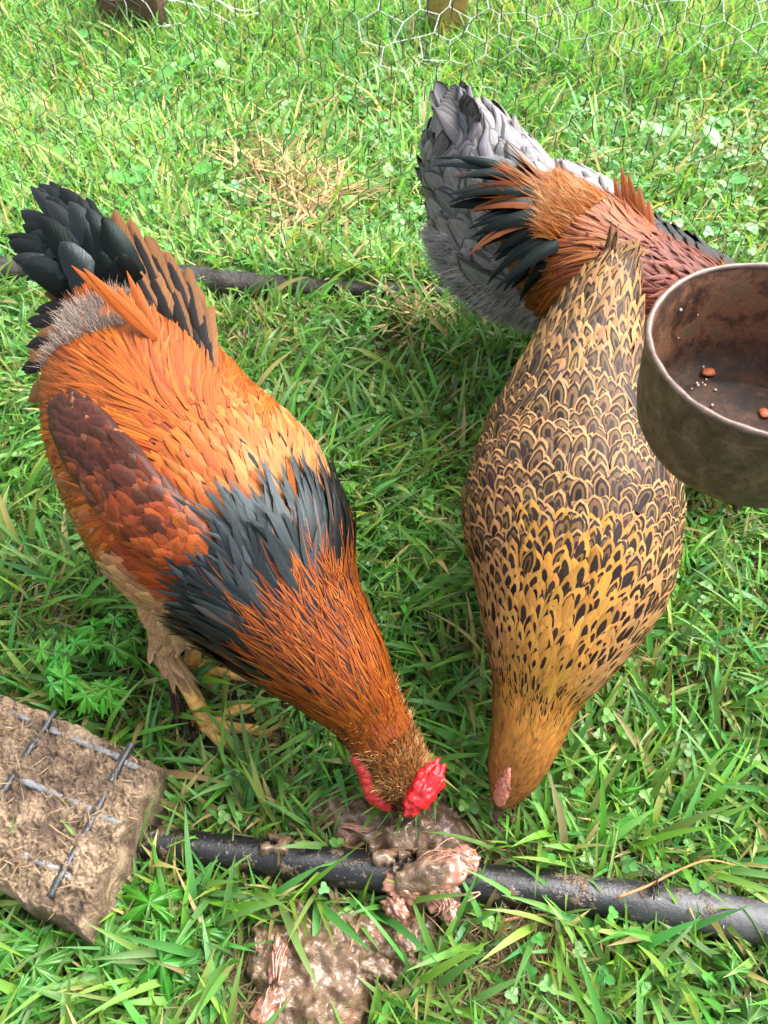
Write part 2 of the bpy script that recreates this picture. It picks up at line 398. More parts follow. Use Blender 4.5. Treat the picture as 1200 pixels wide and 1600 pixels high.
def build_grass():
    parts = []
    # short dense sward near the birds
    x, y = scatter(78000, -1.4, 1.4, -.15, 1.45); x, y = thin(x, y, BARE_XY, .3)
    n = len(x); g = greens(n, .10); worn = (NZ(x * 9 + 2, y * 9) > .25) & (rng.random(n) < .3); g[worn] = np.array([.36, .28, .12]) * rng.uniform(.4, 1.1, (worn.sum(), 1))
    parts.append(blade_mesh(x, y, gz(x, y), rng.uniform(0, 2*math.pi, n), rng.uniform(.025, .075, n), rng.uniform(.0013, .0032, n),
                            rng.uniform(.1, 1.0, n), rng.uniform(.2, 1.3, n), g, 5, 3, .35))
    # longer, broader blades that lie over it, in clumped directions
    x, y = scatter(20000, -1.4, 1.4, -.15, 1.4); x, y = thin(x, y, BARE_XY, .25)
    n = len(x); g = greens(n, .05, 1.05)
    hd = NZ(x * 6, y * 6) * 5 + rng.normal(0, .9, n)
    parts.append(blade_mesh(x, y, gz(x, y), hd, rng.uniform(.06, .135, n), rng.uniform(.0018, .0050, n),
                            rng.uniform(.35, 1.15, n), rng.uniform(.3, 1.2, n), g, 7, 3, .3))
    # lawn beyond the fence: paler grass, its stronger light also put into the colour
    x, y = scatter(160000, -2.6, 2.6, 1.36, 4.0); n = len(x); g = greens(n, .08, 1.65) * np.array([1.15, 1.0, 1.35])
    tall = smooth(.0, .5, NZ(x * 1.6 + 3, y * 1.6)) * 1.1 + smooth(1.9, 2.7, y) * 1.1
    parts.append(blade_mesh(x, y, gz(x, y), rng.uniform(0, 2*math.pi, n), rng.uniform(.03, .07, n) * (1 + tall), rng.uniform(.0016, .004, n),
                            rng.uniform(.05, .9, n), rng.uniform(.2, 1.3, n), g, 4, 2, 0))
    # long lank blades beyond the fence, colour raised for the brighter light there
    x, y = scatter(5500, -2.0, 2.0, 1.42, 3.3); n = len(x); g = greens(n, .12, 1.25)
    hd = NZ(x * 3, y * 3) * 4 + rng.normal(0, .7, n)
    parts.append(blade_mesh(x, y, gz(x, y), hd, rng.uniform(.09, .2, n), rng.uniform(.002, .0055, n), rng.uniform(.3, 1.1, n), rng.uniform(.3, 1.1, n), g, 6, 2, 0))
    V, F, A = merge(parts)
    o = link('grass', mesh_data('grass', V, F, A, M['grass']), None, 'stuff')
    tag(o, 'wet green grass covering the ground inside and beyond the wire fence', 'grass')
build_grass()

def build_straw():
    parts = []
    x, y = scatter(20000, -1.4, 1.4, -.1, 1.5); n = len(x)
    c = np.array([.33, .25, .12]) * rng.uniform(.4, 1.2, (n, 1)) * (1 + rng.normal(0, .06, (n, 3)))
    parts.append(blade_mesh(x, y, gz(x, y) + .004, rng.uniform(0, 6.28, n), rng.uniform(.02, .08, n), rng.uniform(.0006, .0018, n),
                            rng.uniform(1.2, 1.5, n), rng.normal(0, .25, n), c, 4, 2, 0, zmin=.006))
    for cx, cy, r in BARE_XY:      # dry thatch on the bare spots
        n = 420; x = cx + rng.normal(0, r * .7, n); y = cy + rng.normal(0, r * .7, n); k = keep_mask(x, y); x, y = x[k], y[k]; n = len(x)
        c = np.array([.26, .19, .09]) * rng.uniform(.35, 1.2, (n, 1)) * (1 + rng.normal(0, .06, (n, 3)))
        parts.append(blade_mesh(x, y, gz(x, y) + .004, rng.uniform(0, 6.28, n), rng.uniform(.02, .06, n), rng.uniform(.0004, .0011, n),
                                rng.uniform(.7, 1.5, n), rng.normal(.3, .5, n), c, 6, 2, 0, zmin=.005))
    x, y = scatter(2600, -1.8, 1.8, 1.4, 3.2); n = len(x)
    c = np.array([.48, .38, .17]) * rng.uniform(.6, 1.2, (n, 1)) * (1 + rng.normal(0, .06, (n, 3)))
    parts.append(blade_mesh(x, y, gz(x, y) + .02, rng.uniform(0, 6.28, n), rng.uniform(.05, .14, n), rng.uniform(.001, .003, n),
                            rng.uniform(.9, 1.5, n), rng.normal(.1, .4, n), c, 4, 2, 0))
    for a, b, rr, m in ((470, 325, .09, 260), (410, 265, .07, 120), (75, 230, .08, 160), (500, 300, .06, 120), (650, 505, .04, 60), (820, 60, .1, 70)):      # heaps of dead grass
        p = U(a, b, .02); x = p[0] + rng.normal(0, rr * .6, m); y = p[1] + rng.normal(0, rr * .8, m)
        c = np.array([.50, .36, .17]) * rng.uniform(.5, 1.2, (m, 1)) * (1 + rng.normal(0, .06, (m, 3)))
        parts.append(blade_mesh(x, y, gz(x, y) + .03, rng.uniform(0, 6.28, m), rng.uniform(.05, .13, m), rng.uniform(.001, .0032, m), rng.uniform(.9, 1.5, m), rng.normal(.1, .4, m), c, 4, 2, 0))
    V, F, A = merge(parts)
    tag(link('straw', mesh_data('straw', V, F, A, M['straw']), None, 'stuff'), 'dead yellow straw and thatch lying among the grass', 'straw')
build_straw()

def oval_leaves(c, nrm, hd, L, W, col, rows=4, cols=3, cup=.25, notch=0.0):
    """small leaf blades: centre base c, normal nrm, heading hd"""
    N = len(c); k = np.linspace(0, 1, rows); u = np.linspace(-1, 1, cols)
    d0 = np.stack([np.cos(hd), np.sin(hd), np.zeros(N)], 1)
    d = unit(d0 - nrm * np.sum(d0 * nrm, 1, keepdims=True)); s = np.cross(nrm, d)
    w = np.sin(np.pi * np.clip(.06 + .9 * k ** .8, 0, 1)) ** .7
    w[-1] = .35
    V = c[:, None, None] + d[:, None, None] * (L[:, None, None, None] * (k[None, :, None, None] - notch * (np.abs(u)[None, None, :, None] < .1) * (k[None, :, None, None] > .95))) \
        + s[:, None, None] * (W[:, None, None, None] * w[None, :, None, None] * u[None, None, :, None]) \
        + nrm[:, None, None] * (cup * W[:, None, None, None] * (np.abs(u)[None, None, :, None] - .8 * k[None, :, None, None] ** 2))
    nv = rows * cols; i = np.arange(nv).reshape(rows, cols)
    f = np.stack([i[:-1, :-1], i[:-1, 1:], i[1:, 1:], i[1:, :-1]], -1).reshape(-1, 4)
    F = (np.arange(N)[:, None, None] * nv + f[None]).reshape(-1, 4)
    uv = np.empty((N, rows, cols, 3)); uv[..., 0] = u; uv[..., 1] = k[None, :, None]; uv[..., 2] = rng.random(N)[:, None, None]
    cc = np.ones((N, rows, cols, 4)); cc[..., :3] = col[:, None, None]
    return V.reshape(-1, 3), F, {'fuv': uv.reshape(-1, 3), 'cola': cc.reshape(-1, 4)}
def build_clover():
    parts = []
    for n0, box, hz, sz in ((3600, (-1.4, 1.4, -.1, 1.4), (.015, .045), (.006, .011)), (17000, (-2.4, 2.4, 1.4, 3.6), (.015, .06), (.008, .017))):
        x, y = scatter(n0, *box); kz = NZ(x * 3.5 + 20, y * 3.5) > -.25; x, y = x[kz], y[kz]; n = len(x)
        c = np.stack([x, y, gz(x, y) + rng.uniform(*hz, n)], 1)
        nrm = unit(np.stack([rng.normal(0, .35, n), rng.normal(-.1, .35, n), np.ones(n)], 1)); h0 = rng.uniform(0, 6.28, n)
        L = rng.uniform(*sz, n); col = np.stack([rng.uniform(.08, .15, n), rng.uniform(.24, .36, n), rng.uniform(.035, .08, n)], 1)
        for j in range(3):
            parts.append(oval_leaves(c, nrm, h0 + j * 2.094, L, L * .5, col, 4, 3, .2, .12))
    V, F, A = merge(parts)
    tag(link('clover', mesh_data('clover', V, F, A, M['leaf']), None, 'stuff'), 'small round clover leaves growing low among the grass', 'clover')
build_clover()

# ------------------------------------------------------------------ birds: a lofted body, feathers laid on it
class Surf:
    def __init__(s, st, up=(0, 0, 1), n=240, pts=None):
        """st rows: px, py, z, half width, rise, drop  (or pts = explicit centres)"""
        st = np.asarray(st, float)
        if pts is None: Cp = np.array([U(a, b, c) for a, b, c in st[:, :3]]); rad = st[:, 3:6]
        else: Cp = np.asarray(pts, float); rad = st
        d = np.concatenate([[0], np.cumsum(np.linalg.norm(np.diff(Cp, axis=0), axis=1))]); s.sk = d
        Q = spline_all(np.concatenate([Cp, rad], 1), d, n)
        s.t = np.linspace(0, d[-1], n); s.C = Q[:, :3]; s.r = np.maximum(Q[:, 3:6], .0008); s.len = d[-1]
        T = unit(np.gradient(s.C, s.t, axis=0)); up = np.asarray(up, float)
        s.L = unit(np.cross(T, up)); s.N = unit(np.cross(s.L, T)); s.T = T
        s.Tend = T[-1]
    def k(s, x): return np.interp(x, s.sk, np.arange(len(s.sk)))
    def s_at(s, k): return np.interp(k, np.arange(len(s.sk)), s.sk)
    def _i(s, A, x): return np.stack([np.interp(x, s.t, A[:, j]) for j in range(A.shape[1])], -1)
    def P(s, x, th):
        c, r, L, N = s._i(s.C, x), s._i(s.r, x), s._i(s.L, x), s._i(s.N, x)
        ex = np.maximum(x - s.len, 0)[..., None]
        h = np.where(np.cos(th) > 0, r[..., 1], r[..., 2])
        return c + ex * s.Tend + L * (r[..., 0] * np.sin(th))[..., None] + N * (h * np.cos(th))[..., None]
    def frame(s, x, th):
        e = 1e-3
        Ps = (s.P(x + e, th) - s.P(x - e, th)) / (2 * e); Pt = (s.P(x, th + e) - s.P(x, th - e)) / (2 * e)
        n = unit(np.cross(Pt, Ps)); c = s._i(s.C, x); p = s.P(x, th)
        sg = np.sign(np.sum(n * (p - c), -1, keepdims=True)); sg[sg == 0] = 1
        return Ps, Pt, n * sg
    def mesh(s, ns=70, nt=36, x0=0.0, x1=None, scale=1.0):
        x = np.linspace(x0, s.len if x1 is None else x1, ns); th = np.arange(nt) * 2 * math.pi / nt
        X, T = np.meshgrid(x, th, indexing='ij'); c = s._i(s.C, X)
        V = c + (s.P(X, T) - c) * scale
        F = [[i*nt+j, i*nt+(j+1) % nt, (i+1)*nt+(j+1) % nt, (i+1)*nt+j] for i in range(ns-1) for j in range(nt)]
        F += [list(range(nt))[::-1], [(ns-1)*nt+j for j in range(nt)]]
        return V.reshape(-1, 3), F
def spline_all(P, d, n):
    t = np.linspace(0, d[-1], n); m = len(P); h = np.diff(d)
    sl = np.diff(P, axis=0) / h[:, None]; Mt = np.zeros_like(P)          # monotone cubic slopes
    Mt[0], Mt[-1] = sl[0], sl[-1]
    a, b = sl[:-1], sl[1:]; w1 = (2*h[1:] + h[:-1])[:, None]; w2 = (h[1:] + 2*h[:-1])[:, None]
    with np.errstate(divide='ignore', invalid='ignore'):
        hm = (w1 + w2) / (w1 / a + w2 / b)
    Mt[1:-1] = np.where(a * b > 0, hm, 0)
    Mt[:, :3] = np.gradient(P[:, :3], d, axis=0)
    i = np.clip(np.searchsorted(d, t, side='right') - 1, 0, m - 2); hh = h[i][:, None]; u = ((t - d[i]) / h[i])[:, None]
    return (2*u**3-3*u**2+1)*P[i] + (u**3-2*u**2+u)*hh*Mt[i] + (-2*u**3+3*u**2)*P[i+1] + (u**3-u**2)*hh*Mt[i+1]

def width_profile(k, tip):
    """tip 0 = round contour feather, 1 = long pointed hackle"""
    rnd = np.sqrt(np.clip(1 - np.clip((k - .55) / .45, 0, 1) ** 2.2, 0, 1)) * (.55 + .45 * np.clip(k / .4, 0, 1))
    pt = (1 - np.clip((k - .3) / .7, 0, 1) ** 1.25) * (.6 + .4 * np.clip(k / .3, 0, 1))
    return rnd[None] * (1 - tip[:, None]) + pt[None] * tip[:, None]

def feathers(S, x, th, L, W, phi, colA, colB, pat, tip, lift0=.001, lift1=.1, camber=.25, rows=7, cols=5, droop=0.0):
    N = len(x); f = lambda a: np.broadcast_to(np.asarray(a, float), (N,))
    L, W, phi, tip, lift0, lift1, droop = map(f, (L, W, phi, tip, lift0, lift1, droop))
    k = np.linspace(0, 1, rows); u = np.linspace(-1, 1, cols)
    Ps, Pt, nb = S.frame(x, th)
    ls = np.maximum(np.linalg.norm(Ps, axis=1), .3); lt = np.maximum(np.linalg.norm(Pt, axis=1), .004)
    w = width_profile(k, tip) * W[:, None]; w[:, -1] = np.maximum(w[:, -1], W * .04)
    w = w * (1 + rng.normal(0, .06, w.shape))
    a = L[:, None] * k[None]
    cph, sph = np.cos(phi)[:, None, None], np.sin(phi)[:, None, None]
    ww = w[:, :, None] * u[None, None]; aa = a[:, :, None]
    bend = rng.normal(0, .06, (N, 1, 1)) * aa * k[None, :, None]
    X = x[:, None, None] + (aa * cph - (ww + bend) * sph) / ls[:, None, None]
    T = th[:, None, None] + (aa * sph + (ww + bend) * cph) / lt[:, None, None] + (droop[:, None, None] * k[None, :, None] ** 2)
    P = S.P(X, T)
    _, _, nn = S.frame(X, T)
    nn = unit(nn * .6 + nb[:, None, None] * .4)
    lift1 = lift1 * np.exp(rng.normal(0, .35, N))
    off = lift0[:, None, None] + lift1[:, None, None] * aa * (.35 + .65 * k[None, :, None]) + camber * w[:, :, None] * (1 - u[None, None] ** 2)
    V = P + nn * off[..., None]
    rnd = rng.random(N)
    uv = np.empty((N, rows, cols, 3)); uv[..., 0] = u; uv[..., 1] = k[None, :, None]; uv[..., 2] = rnd[:, None, None]
    def c4(c):
        c = np.broadcast_to(np.asarray(c, float), (N, np.asarray(c).shape[-1]))
        if c.shape[1] == 3: c = np.concatenate([c, np.ones((N, 1))], 1)
        return np.broadcast_to(c[:, None, None], (N, rows, cols, 4))
    return dict(V=V.reshape(N, -1, 3), uv=uv.reshape(N, -1, 3), a=c4(colA).reshape(N, -1, 4), b=c4(colB).reshape(N, -1, 4),
                p=c4(pat).reshape(N, -1, 4), n=nb, rc=(rows, cols))
def grid_faces(N, rows, cols):
    nv = rows * cols; i = np.arange(nv).reshape(rows, cols)
    f = np.stack([i[:-1, :-1], i[:-1, 1:], i[1:, 1:], i[1:, :-1]], -1).reshape(-1, 4)
    return (np.arange(N)[:, None, None] * nv + f[None]).reshape(-1, 4)
def build_feathers(fs, name, mat, parent, singles=0, single_name='feather'):
    """the feathers that show largest become objects of their own, the rest one joined part"""
    N = len(fs['V']); rows, cols = fs['rc']; pick = np.zeros(N, bool)
    if singles:
        px, py, d = proj(fs['V']); c = fs['V'].mean(1)
        size = (px.max(1) - px.min(1)) * (py.max(1) - py.min(1))
        vis = np.sum(fs['n'] * unit(np.array([0, 0, CAM_H]) - c), 1) > .15
        inside = (px.mean(1) > 0) & (px.mean(1) < 1200) & (py.mean(1) > 0) & (py.mean(1) < 1600)
        sc_ = np.where(vis & inside, size, -1); order = np.argsort(-sc_)[:singles]; pick[order] = sc_[order] > 40
    F1 = grid_faces(1, rows, cols)
    at = lambda i: {'fuv': fs['uv'][i].reshape(-1, 3), 'cola': fs['a'][i].reshape(-1, 4), 'colb': fs['b'][i].reshape(-1, 4), 'pat': fs['p'][i].reshape(-1, 4)}
    for i in np.nonzero(pick)[0]:
        link(single_name, mesh_data(single_name, fs['V'][i], F1, at(i), mat), parent)
    r = ~pick
    if r.any():
        link(name, mesh_data(name, fs['V'][r], grid_faces(int(r.sum()), rows, cols), at(r), mat), parent, 'stuff')
def cat_f(fl):
    o = {k: np.concatenate([f[k] for f in fl]) for k in ('V', 'uv', 'a', 'b', 'p', 'n')}; o['rc'] = fl[0]['rc']; return o
def sub_f(f, m):
    o = {k: f[k][m] for k in ('V', 'uv', 'a', 'b', 'p', 'n')}; o['rc'] = f['rc']; return o

def shingle(S, k0, k1, len_fn, wid_fn, t0=-math.pi, t1=math.pi, row=.36, col=1.25, jit=.25):
    """feather roots in staggered rings from station k0 to k1; len_fn, wid_fn give length and half width at station k"""
    xs, ts = [], []; x = S.s_at(k0); end = S.s_at(k1); j = 0
    while x < end:
        k = float(S.k(x)); L, W = float(len_fn(k)), float(wid_fn(k))
        th = np.linspace(t0, t1, 60); Pp = S.P(np.full(60, x), th); arc = np.concatenate([[0], np.cumsum(np.linalg.norm(np.diff(Pp, axis=0), axis=1))])
        n = max(3, int(arc[-1] / (W * col))); a = (np.arange(n) + .5 * (j % 2) + rng.normal(0, jit, n)) / n * arc[-1]
        ts.append(np.interp(a, arc, th)); xs.append(x + rng.normal(0, jit * L * row, n)); x += L * row; j += 1
    return np.maximum(np.concatenate(xs), S.s_at(k0) * .9), np.concatenate(ts)

def free_feather(base, d, nrm, L, W, bend=0.0, side=0.0, tip=.3, rows=16, cols=5, camber=.25, jag=.03):
    """one long feather: starts along d, bends by 'bend' rad about its side axis (towards -nrm) and by 'side' rad sideways"""
    d = unit(d); nrm = unit(np.asarray(nrm, float) - d * np.dot(nrm, d)); sd = np.cross(d, nrm)
    k = np.linspace(0, 1, rows); u = np.linspace(-1, 1, cols)
    P = np.zeros((rows, 3)); p = np.asarray(base, float).copy(); Ds, Ns, Ss = [], [], []
    for i in range(rows):
        a, b = bend * k[i], side * k[i]
        di = unit(d * math.cos(a) - nrm * math.sin(a)); ni = unit(nrm * math.cos(a) + d * math.sin(a))
        di2 = unit(di * math.cos(b) + sd * math.sin(b)); si = np.cross(di2, ni)
        P[i] = p; p = p + di2 * L / (rows - 1); Ds.append(di2); Ns.append(ni); Ss.append(si)
    w = width_profile(k, np.array([tip]))[0] * W * (1 + rng.normal(0, jag, rows)); w[-1] = max(w[-1], .05 * W)
    V = P[:, None] + np.array(Ss)[:, None] * (w[:, None] * u)[..., None] + np.array(Ns)[:, None] * (camber * w[:, None] * (1 - u ** 2))[..., None]
    uv = np.empty((rows, cols, 3)); uv[..., 0] = u; uv[..., 1] = k[:, None]; uv[..., 2] = rng.random()
    return V.reshape(-1, 3), grid_faces(1, rows, cols), uv.reshape(-1, 3)
def add_free(parent, name, mat, ca, cb, pat, *a, **kw):
    V, F, uv = free_feather(*a, **kw); n = len(V); o = np.ones((n, 4))
    A = o.copy(); A[:, :3] = ca; B = o.copy(); B[:, :3] = cb; Pp = np.tile(np.asarray(pat, float), (n, 1))
    return link(name, mesh_data(name, V, F, {'fuv': uv, 'cola': A, 'colb': B, 'pat': Pp}, mat), parent)
def fluff(base, d, L, col, name, parent, W=.00045, rows=4, spread=.22):
    """fine down: many thin strands from base points along d"""
    N = len(base); k = np.linspace(0, 1, rows); u = np.array([-1., 1.])
    d = unit(d + rng.normal(0, spread, (N, 3))); curl = rng.normal(0, .35, (N, 3)); curl[:, 2] -= .3
    sd = unit(np.cross(d, rng.normal(size=(N, 3)) + 1e-3))
    P = base[:, None] + (d[:, None] * k[None, :, None] + curl[:, None] * k[None, :, None] ** 2 * .5) * L[:, None, None]
    w = W * (1 - k ** 1.5 * .85)
    V = P[:, :, None] + sd[:, None, None] * (w[None, :, None, None] * u[None, None, :, None])
    c = np.ones((N, rows, 2, 4)); c[..., :3] = col[:, None, None]
    return link(name, mesh_data(name, V, grid_faces(N, rows, 2), {'cola': c.reshape(-1, 4)}, M['fluff']), parent, 'stuff')
def jitter_col(c, amt=.18):
    c = np.asarray(c, float); return np.clip(c * (1 + rng.normal(0, amt, (len(c), 1))) * (1 + rng.normal(0, amt * .3, c.shape)), .002, .95)
def mixc(a, b, f): f = np.asarray(f, float)[:, None]; return np.asarray(a, float) * (1 - f) + np.asarray(b, float) * f
def rot_to(d, up=(0, 0, 1)):
    z = unit(d); x = unit(np.cross(up, z)); return np.stack([x, np.cross(z, x), z], 1)

def foot(parent, hock, ankle, toes, r=.0105, name='leg'):
    """scaly shank from hock to ankle with toes ending in claws"""
    mb = MB(); hock = np.asarray(hock); ankle = np.asarray(ankle)
    mb.tube(spline([hock + (hock - ankle) * .15, hock, hock * .5 + ankle * .5 + np.array([.002, 0, 0]), ankle], 12),
            np.array([1.15, 1.25, 1.2, 1, .95, .92, .92, .94, .98, 1.05, 1.15, 1.0]) * r, 10)
    mb.blob(ankle, (r * 1.25, r * 1.25, r), nu=10, nv=8)
    leg = mb.build(name, M['shank'], parent)
    for tp in toes:
        pts = [ankle] + [np.asarray(p) for p in tp]; q = spline(pts, 14); kn = np.sin(np.linspace(0, 9.4, 14)) * .08
        MB().tube(q, np.linspace(1.0, .62, 14) * r * .85 * (1 + kn), 8).build('toe', M['shank'], leg)
        d = unit(q[-1] - q[-2]); cl = np.array([q[-1] - d * .003, q[-1] + d * .005 + np.array([0, 0, .001]), q[-1] + d * .013 - np.array([0, 0, .004])])
        MB().tube(spline(cl, 6), np.linspace(.0042, .0006, 6), 6).build('claw', M['claw'], leg)
    return leg

# ---------------------------------------------------------------- the red and gold rooster in front
ORANGE, GOLD, RED, DARKRED, BLACK = (.50, .125, .012), (.68, .27, .07), (.24, .045, .010), (.09, .022, .010), (.010, .012, .013)
RUST, TAN, PALE, BROWN = (.40, .085, .010), (.66, .36, .165), (.6, .36, .18), (.075, .04, .022)
def front_rooster():
    root = thing('rooster', 'red and gold rooster with black tail and bright red comb pecking at the mash', 'rooster', U(310, 1080, 0))
    S = Surf([(640, 1276, .048, .007, .007, .008), (636, 1246, .07, .018, .017, .02), (622, 1202, .098, .031, .029, .033), (586, 1132, .14, .032, .030, .036),
              (532, 1052, .185, .050, .046, .054), (452, 954, .222, .080, .070, .088), (399, 870, .248, .113, .090, .125), (334, 785, .275, .132, .096, .148),
              (250, 678, .30, .119, .09, .14), (203, 575, .328, .096, .076, .10), (182, 495, .36, .055, .05, .06)])
    body = link('body', mesh_data('body', *S.mesh(scale=.97), None, M['skin']), root)
    # ---- head: tiny hair-like feathers
    x, th = shingle(S, .55, 3.2, lambda k: .012 + .006 * k / 3, lambda k: .0018, row=.3, col=1.1)
    n = len(x); c = mixc((.46, .20, .06), (.46, .13, .02), smooth(1.6, 3.0, S.k(x))); c = jitter_col(c, .28)
    dark = rng.random(n) < .12; c[dark] *= .3
    f = feathers(S, x, th, rng.uniform(.010, .017, n) + .008 * smooth(2, 3, S.k(x)), .0017, rng.normal(0, .3, n), c, c * .6, (0, 0, 0, .2), .7, .0006, .2 + .2 * rng.random(n), .2, 4, 3)
    build_feathers(f, 'head_plumage', M['feather'], root)
    # ---- contour feathers of back, breast, flank
    x, th = shingle(S, 4.9, 9.6, lambda k: .042, lambda k: .0070, row=.22, col=1.0)
    n = len(x); k = S.k(x)
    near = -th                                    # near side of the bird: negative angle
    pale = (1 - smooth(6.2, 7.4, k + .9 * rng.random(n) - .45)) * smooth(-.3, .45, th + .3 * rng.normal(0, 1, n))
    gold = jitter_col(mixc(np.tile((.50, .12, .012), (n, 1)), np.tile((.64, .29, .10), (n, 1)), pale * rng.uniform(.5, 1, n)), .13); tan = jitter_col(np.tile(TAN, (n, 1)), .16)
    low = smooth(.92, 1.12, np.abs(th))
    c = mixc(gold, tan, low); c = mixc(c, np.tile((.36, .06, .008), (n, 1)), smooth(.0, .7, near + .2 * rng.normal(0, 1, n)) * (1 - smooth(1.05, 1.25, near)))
    c = jitter_col(c, .08)
    phi = np.where(np.abs(th) < 2.2, np.clip(th * .5, -.3, .3), 0) + rng.normal(0, .12, n)
    pat = np.zeros((n, 4)); pat[:, 3] = np.where(rng.random(n) < .5, .16, 0) * (1 - low); spot = (rng.random(n) < .05) & (np.abs(th) < .8); pat[spot, 2] = .4
    cb = c * .55; cb[spot] = BLACK
    edge = low > .5; pat[edge] = (0, .0, .72, 0); cb[edge] = c[edge] * .72
    f = feathers(S, x, th, rng.uniform(.038, .054, n), rng.uniform(.0050, .0078, n) * (1 + .75 * low), phi, c, cb, pat, .65 - .55 * low, .001, .07, .12)
    build_feathers(f, 'body_plumage', M['feather'], root, 160)
    # ---- saddle: long narrow feathers streaming down both sides
    x, th = shingle(S, 7.0, 9.5, lambda k: .08, lambda k: .0036, -2.1, 1.9, row=.12, col=.95)
    k = S.k(x); keep = k > 7.3 + .25 * np.cos(th * 2.2) + .25 * smooth(.3, 1.2, th) - .3 * smooth(.5, .9, -th) * (1 - smooth(1.2, 1.6, -th)) + .22 * rng.normal(0, 1, len(x)); x, th = x[keep], th[keep]
    n = len(x); k = S.k(x)
    c = mixc(np.tile((.40, .075, .006), (n, 1)), np.tile((.62, .165, .013), (n, 1)), rng.random(n) ** 1.5)
    c = mixc(c, np.tile((.20, .04, .008), (n, 1)), .8 * smooth(.6, 1.5, -th) * rng.random(n)); c = jitter_col(c * (1 + .3 * NZ(x * 45, th * 6))[:, None], .14)  # near side darkened in the feather colour, as shade
    f = feathers(S, x, th, rng.uniform(.07, .115, n) * (1 - .45 * smooth(8.5, 9.5, k) * (np.abs(th) < .9)), rng.uniform(.0022, .0042, n), np.clip(th * 1.3, -1.3, .9) + rng.normal(0, .09, n) + .25 * NZ(x * 30, th * 4),
                 c, c * np.array([.5, .4, .5]), np.array([0, 0, 0, .2]), .85, .004, .035, .15, 10, 3, np.sign(th) * .14)
    build_feathers(f, 'saddle_plumage', M['gloss'], root, 70)
    # ---- hackle: black lower cape, then orange neck feathers over it
    x, th = shingle(S, 3.9, 5.75, lambda k: .07, lambda k: .0052, row=.14, col=.95)
    kk = S.k(x); keep = (kk > 4.75 - .75 * smooth(.6, 1.5, -th)) & (kk < 5.75 - .35 * smooth(-.3, .8, th) - .65 * smooth(.55, 1.2, -th)); x, th, kk = x[keep], th[keep], kk[keep]; n = len(x)
    sheen_col = rng.random(n)[:, None] ** 2.5 * np.array([.085, .098, .105]) * ((th > -1.0) & (th < .5))[:, None]  # blue-grey sheen on top of the cape, put into the feather colour
    c = np.tile((.007, .0075, .008), (n, 1)) + sheen_col
    cb = np.where((rng.random(n) < .25)[:, None] & (kk < 5.3)[:, None], np.array(RUST) * .8, c * .5)
    f = feathers(S, x, th, rng.uniform(.055, .11, n), rng.uniform(.0030, .0055, n), rng.normal(0, .13, n) + np.sin(th) * .12, c, cb, np.array([0, 0, 0, .16]), .75, .005, .07, .22, 9, 3)
    build_feathers(f, 'lower_hackle_plumage', M['iris'], root, 70)
    x, th = shingle(S, 2.8, 5.15, lambda k: .062, lambda k: .0028 + .0004 * (k - 3), row=.11, col=.95)
    k = S.k(x); keep = k < 5.15 - (.15 + .75 * rng.random(len(x)) ** 1.3) - .6 * smooth(.7, 1.5, -th) * rng.uniform(.6, 1, len(x)); x, th = x[keep], th[keep]; n = len(x); k = S.k(x)
    c = mixc(np.tile((.56, .14, .012), (n, 1)), np.tile((.34, .06, .006), (n, 1)), rng.random(n)); c = mixc(c, np.tile((.16, .03, .008), (n, 1)), .8 * smooth(.9, 1.9, -th)); c = jitter_col(c * (1 + .25 * NZ(x * 40, th * 7))[:, None], .14)  # shade on the near side of the neck is part of the colour
    st = .16 + .5 * smooth(3.0, 4.6, k) * rng.uniform(.5, 1.1, n); pat = np.zeros((n, 4)); pat[:, 3] = st
    blk = smooth(4.2, 5.0, k) * rng.random(n) > .55
    f = feathers(S, x, th, rng.uniform(.048, .072, n) * (.4 + .6 * smooth(2.8, 3.8, k)), rng.uniform(.0020, .0036, n), rng.normal(0, .09, n) + .12 * NZ(x * 40, th * 5), c, np.tile(BLACK, (n, 1)), pat, .9, .006, .045, .15, 9, 3)
    build_feathers(f, 'hackle_plumage', M['gloss'], root, 60)
    # ---- near and far wing
    for sgn in (-1, 1):
        ks = [5.7, 6.3, 7.0, 7.7, 8.3, 8.8]; an = sgn * (np.array([.66, .66, .68, .73, .82, .92]) if sgn < 0 else np.array([1.6, 1.62, 1.65, 1.68, 1.7, 1.7]))
        xs = S.s_at(np.array(ks)); pts = S.P(xs, an); fr = S.frame(xs, an)[2]
        pts = pts + fr * (np.array([-.006, .0, .003, .003, .002, .0]) - (.004 if sgn < 0 else .022))[:, None]
        upv = unit(fr.mean(0)); W_ = Surf(np.array([(.014, .008, .01), (.031, .011, .02), (.037, .013, .022), (.035, .012, .02), (.026, .009, .014), (.010, .004, .006)]), up=upv, pts=pts)
        w = link('wing', mesh_data('wing', *W_.mesh(30, 20, 0, W_.s_at(3.3), scale=.9), None, M['skin']), root)
        x, th = shingle(W_, .1, 3.9, lambda k: .032, lambda k: .0075, -1.5, 1.5, row=.22, col=1.0); n = len(x); k = W_.k(x)
        c = mixc(np.tile((.33, .05, .008), (n, 1)), np.tile((.44, .095, .014), (n, 1)), rng.random(n)); c = mixc(c, np.tile(DARKRED, (n, 1)), smooth(1.2, 2.5, k + .45 * th + .35 * rng.normal(0, 1, n)))
        pl = rng.random(n) < .04; c[pl] = (.30, .11, .05); c = jitter_col(c, .15)
        f = feathers(W_, x, th, rng.uniform(.028, .044, n), rng.uniform(.0055, .0095, n), rng.normal(0, .22, n), c, c * .7, np.array([0, 0, .6, 0]), .25, .001, .07, .15)
        build_feathers(f, 'covert_plumage', M['gloss'], w, 40 if sgn < 0 else 0)
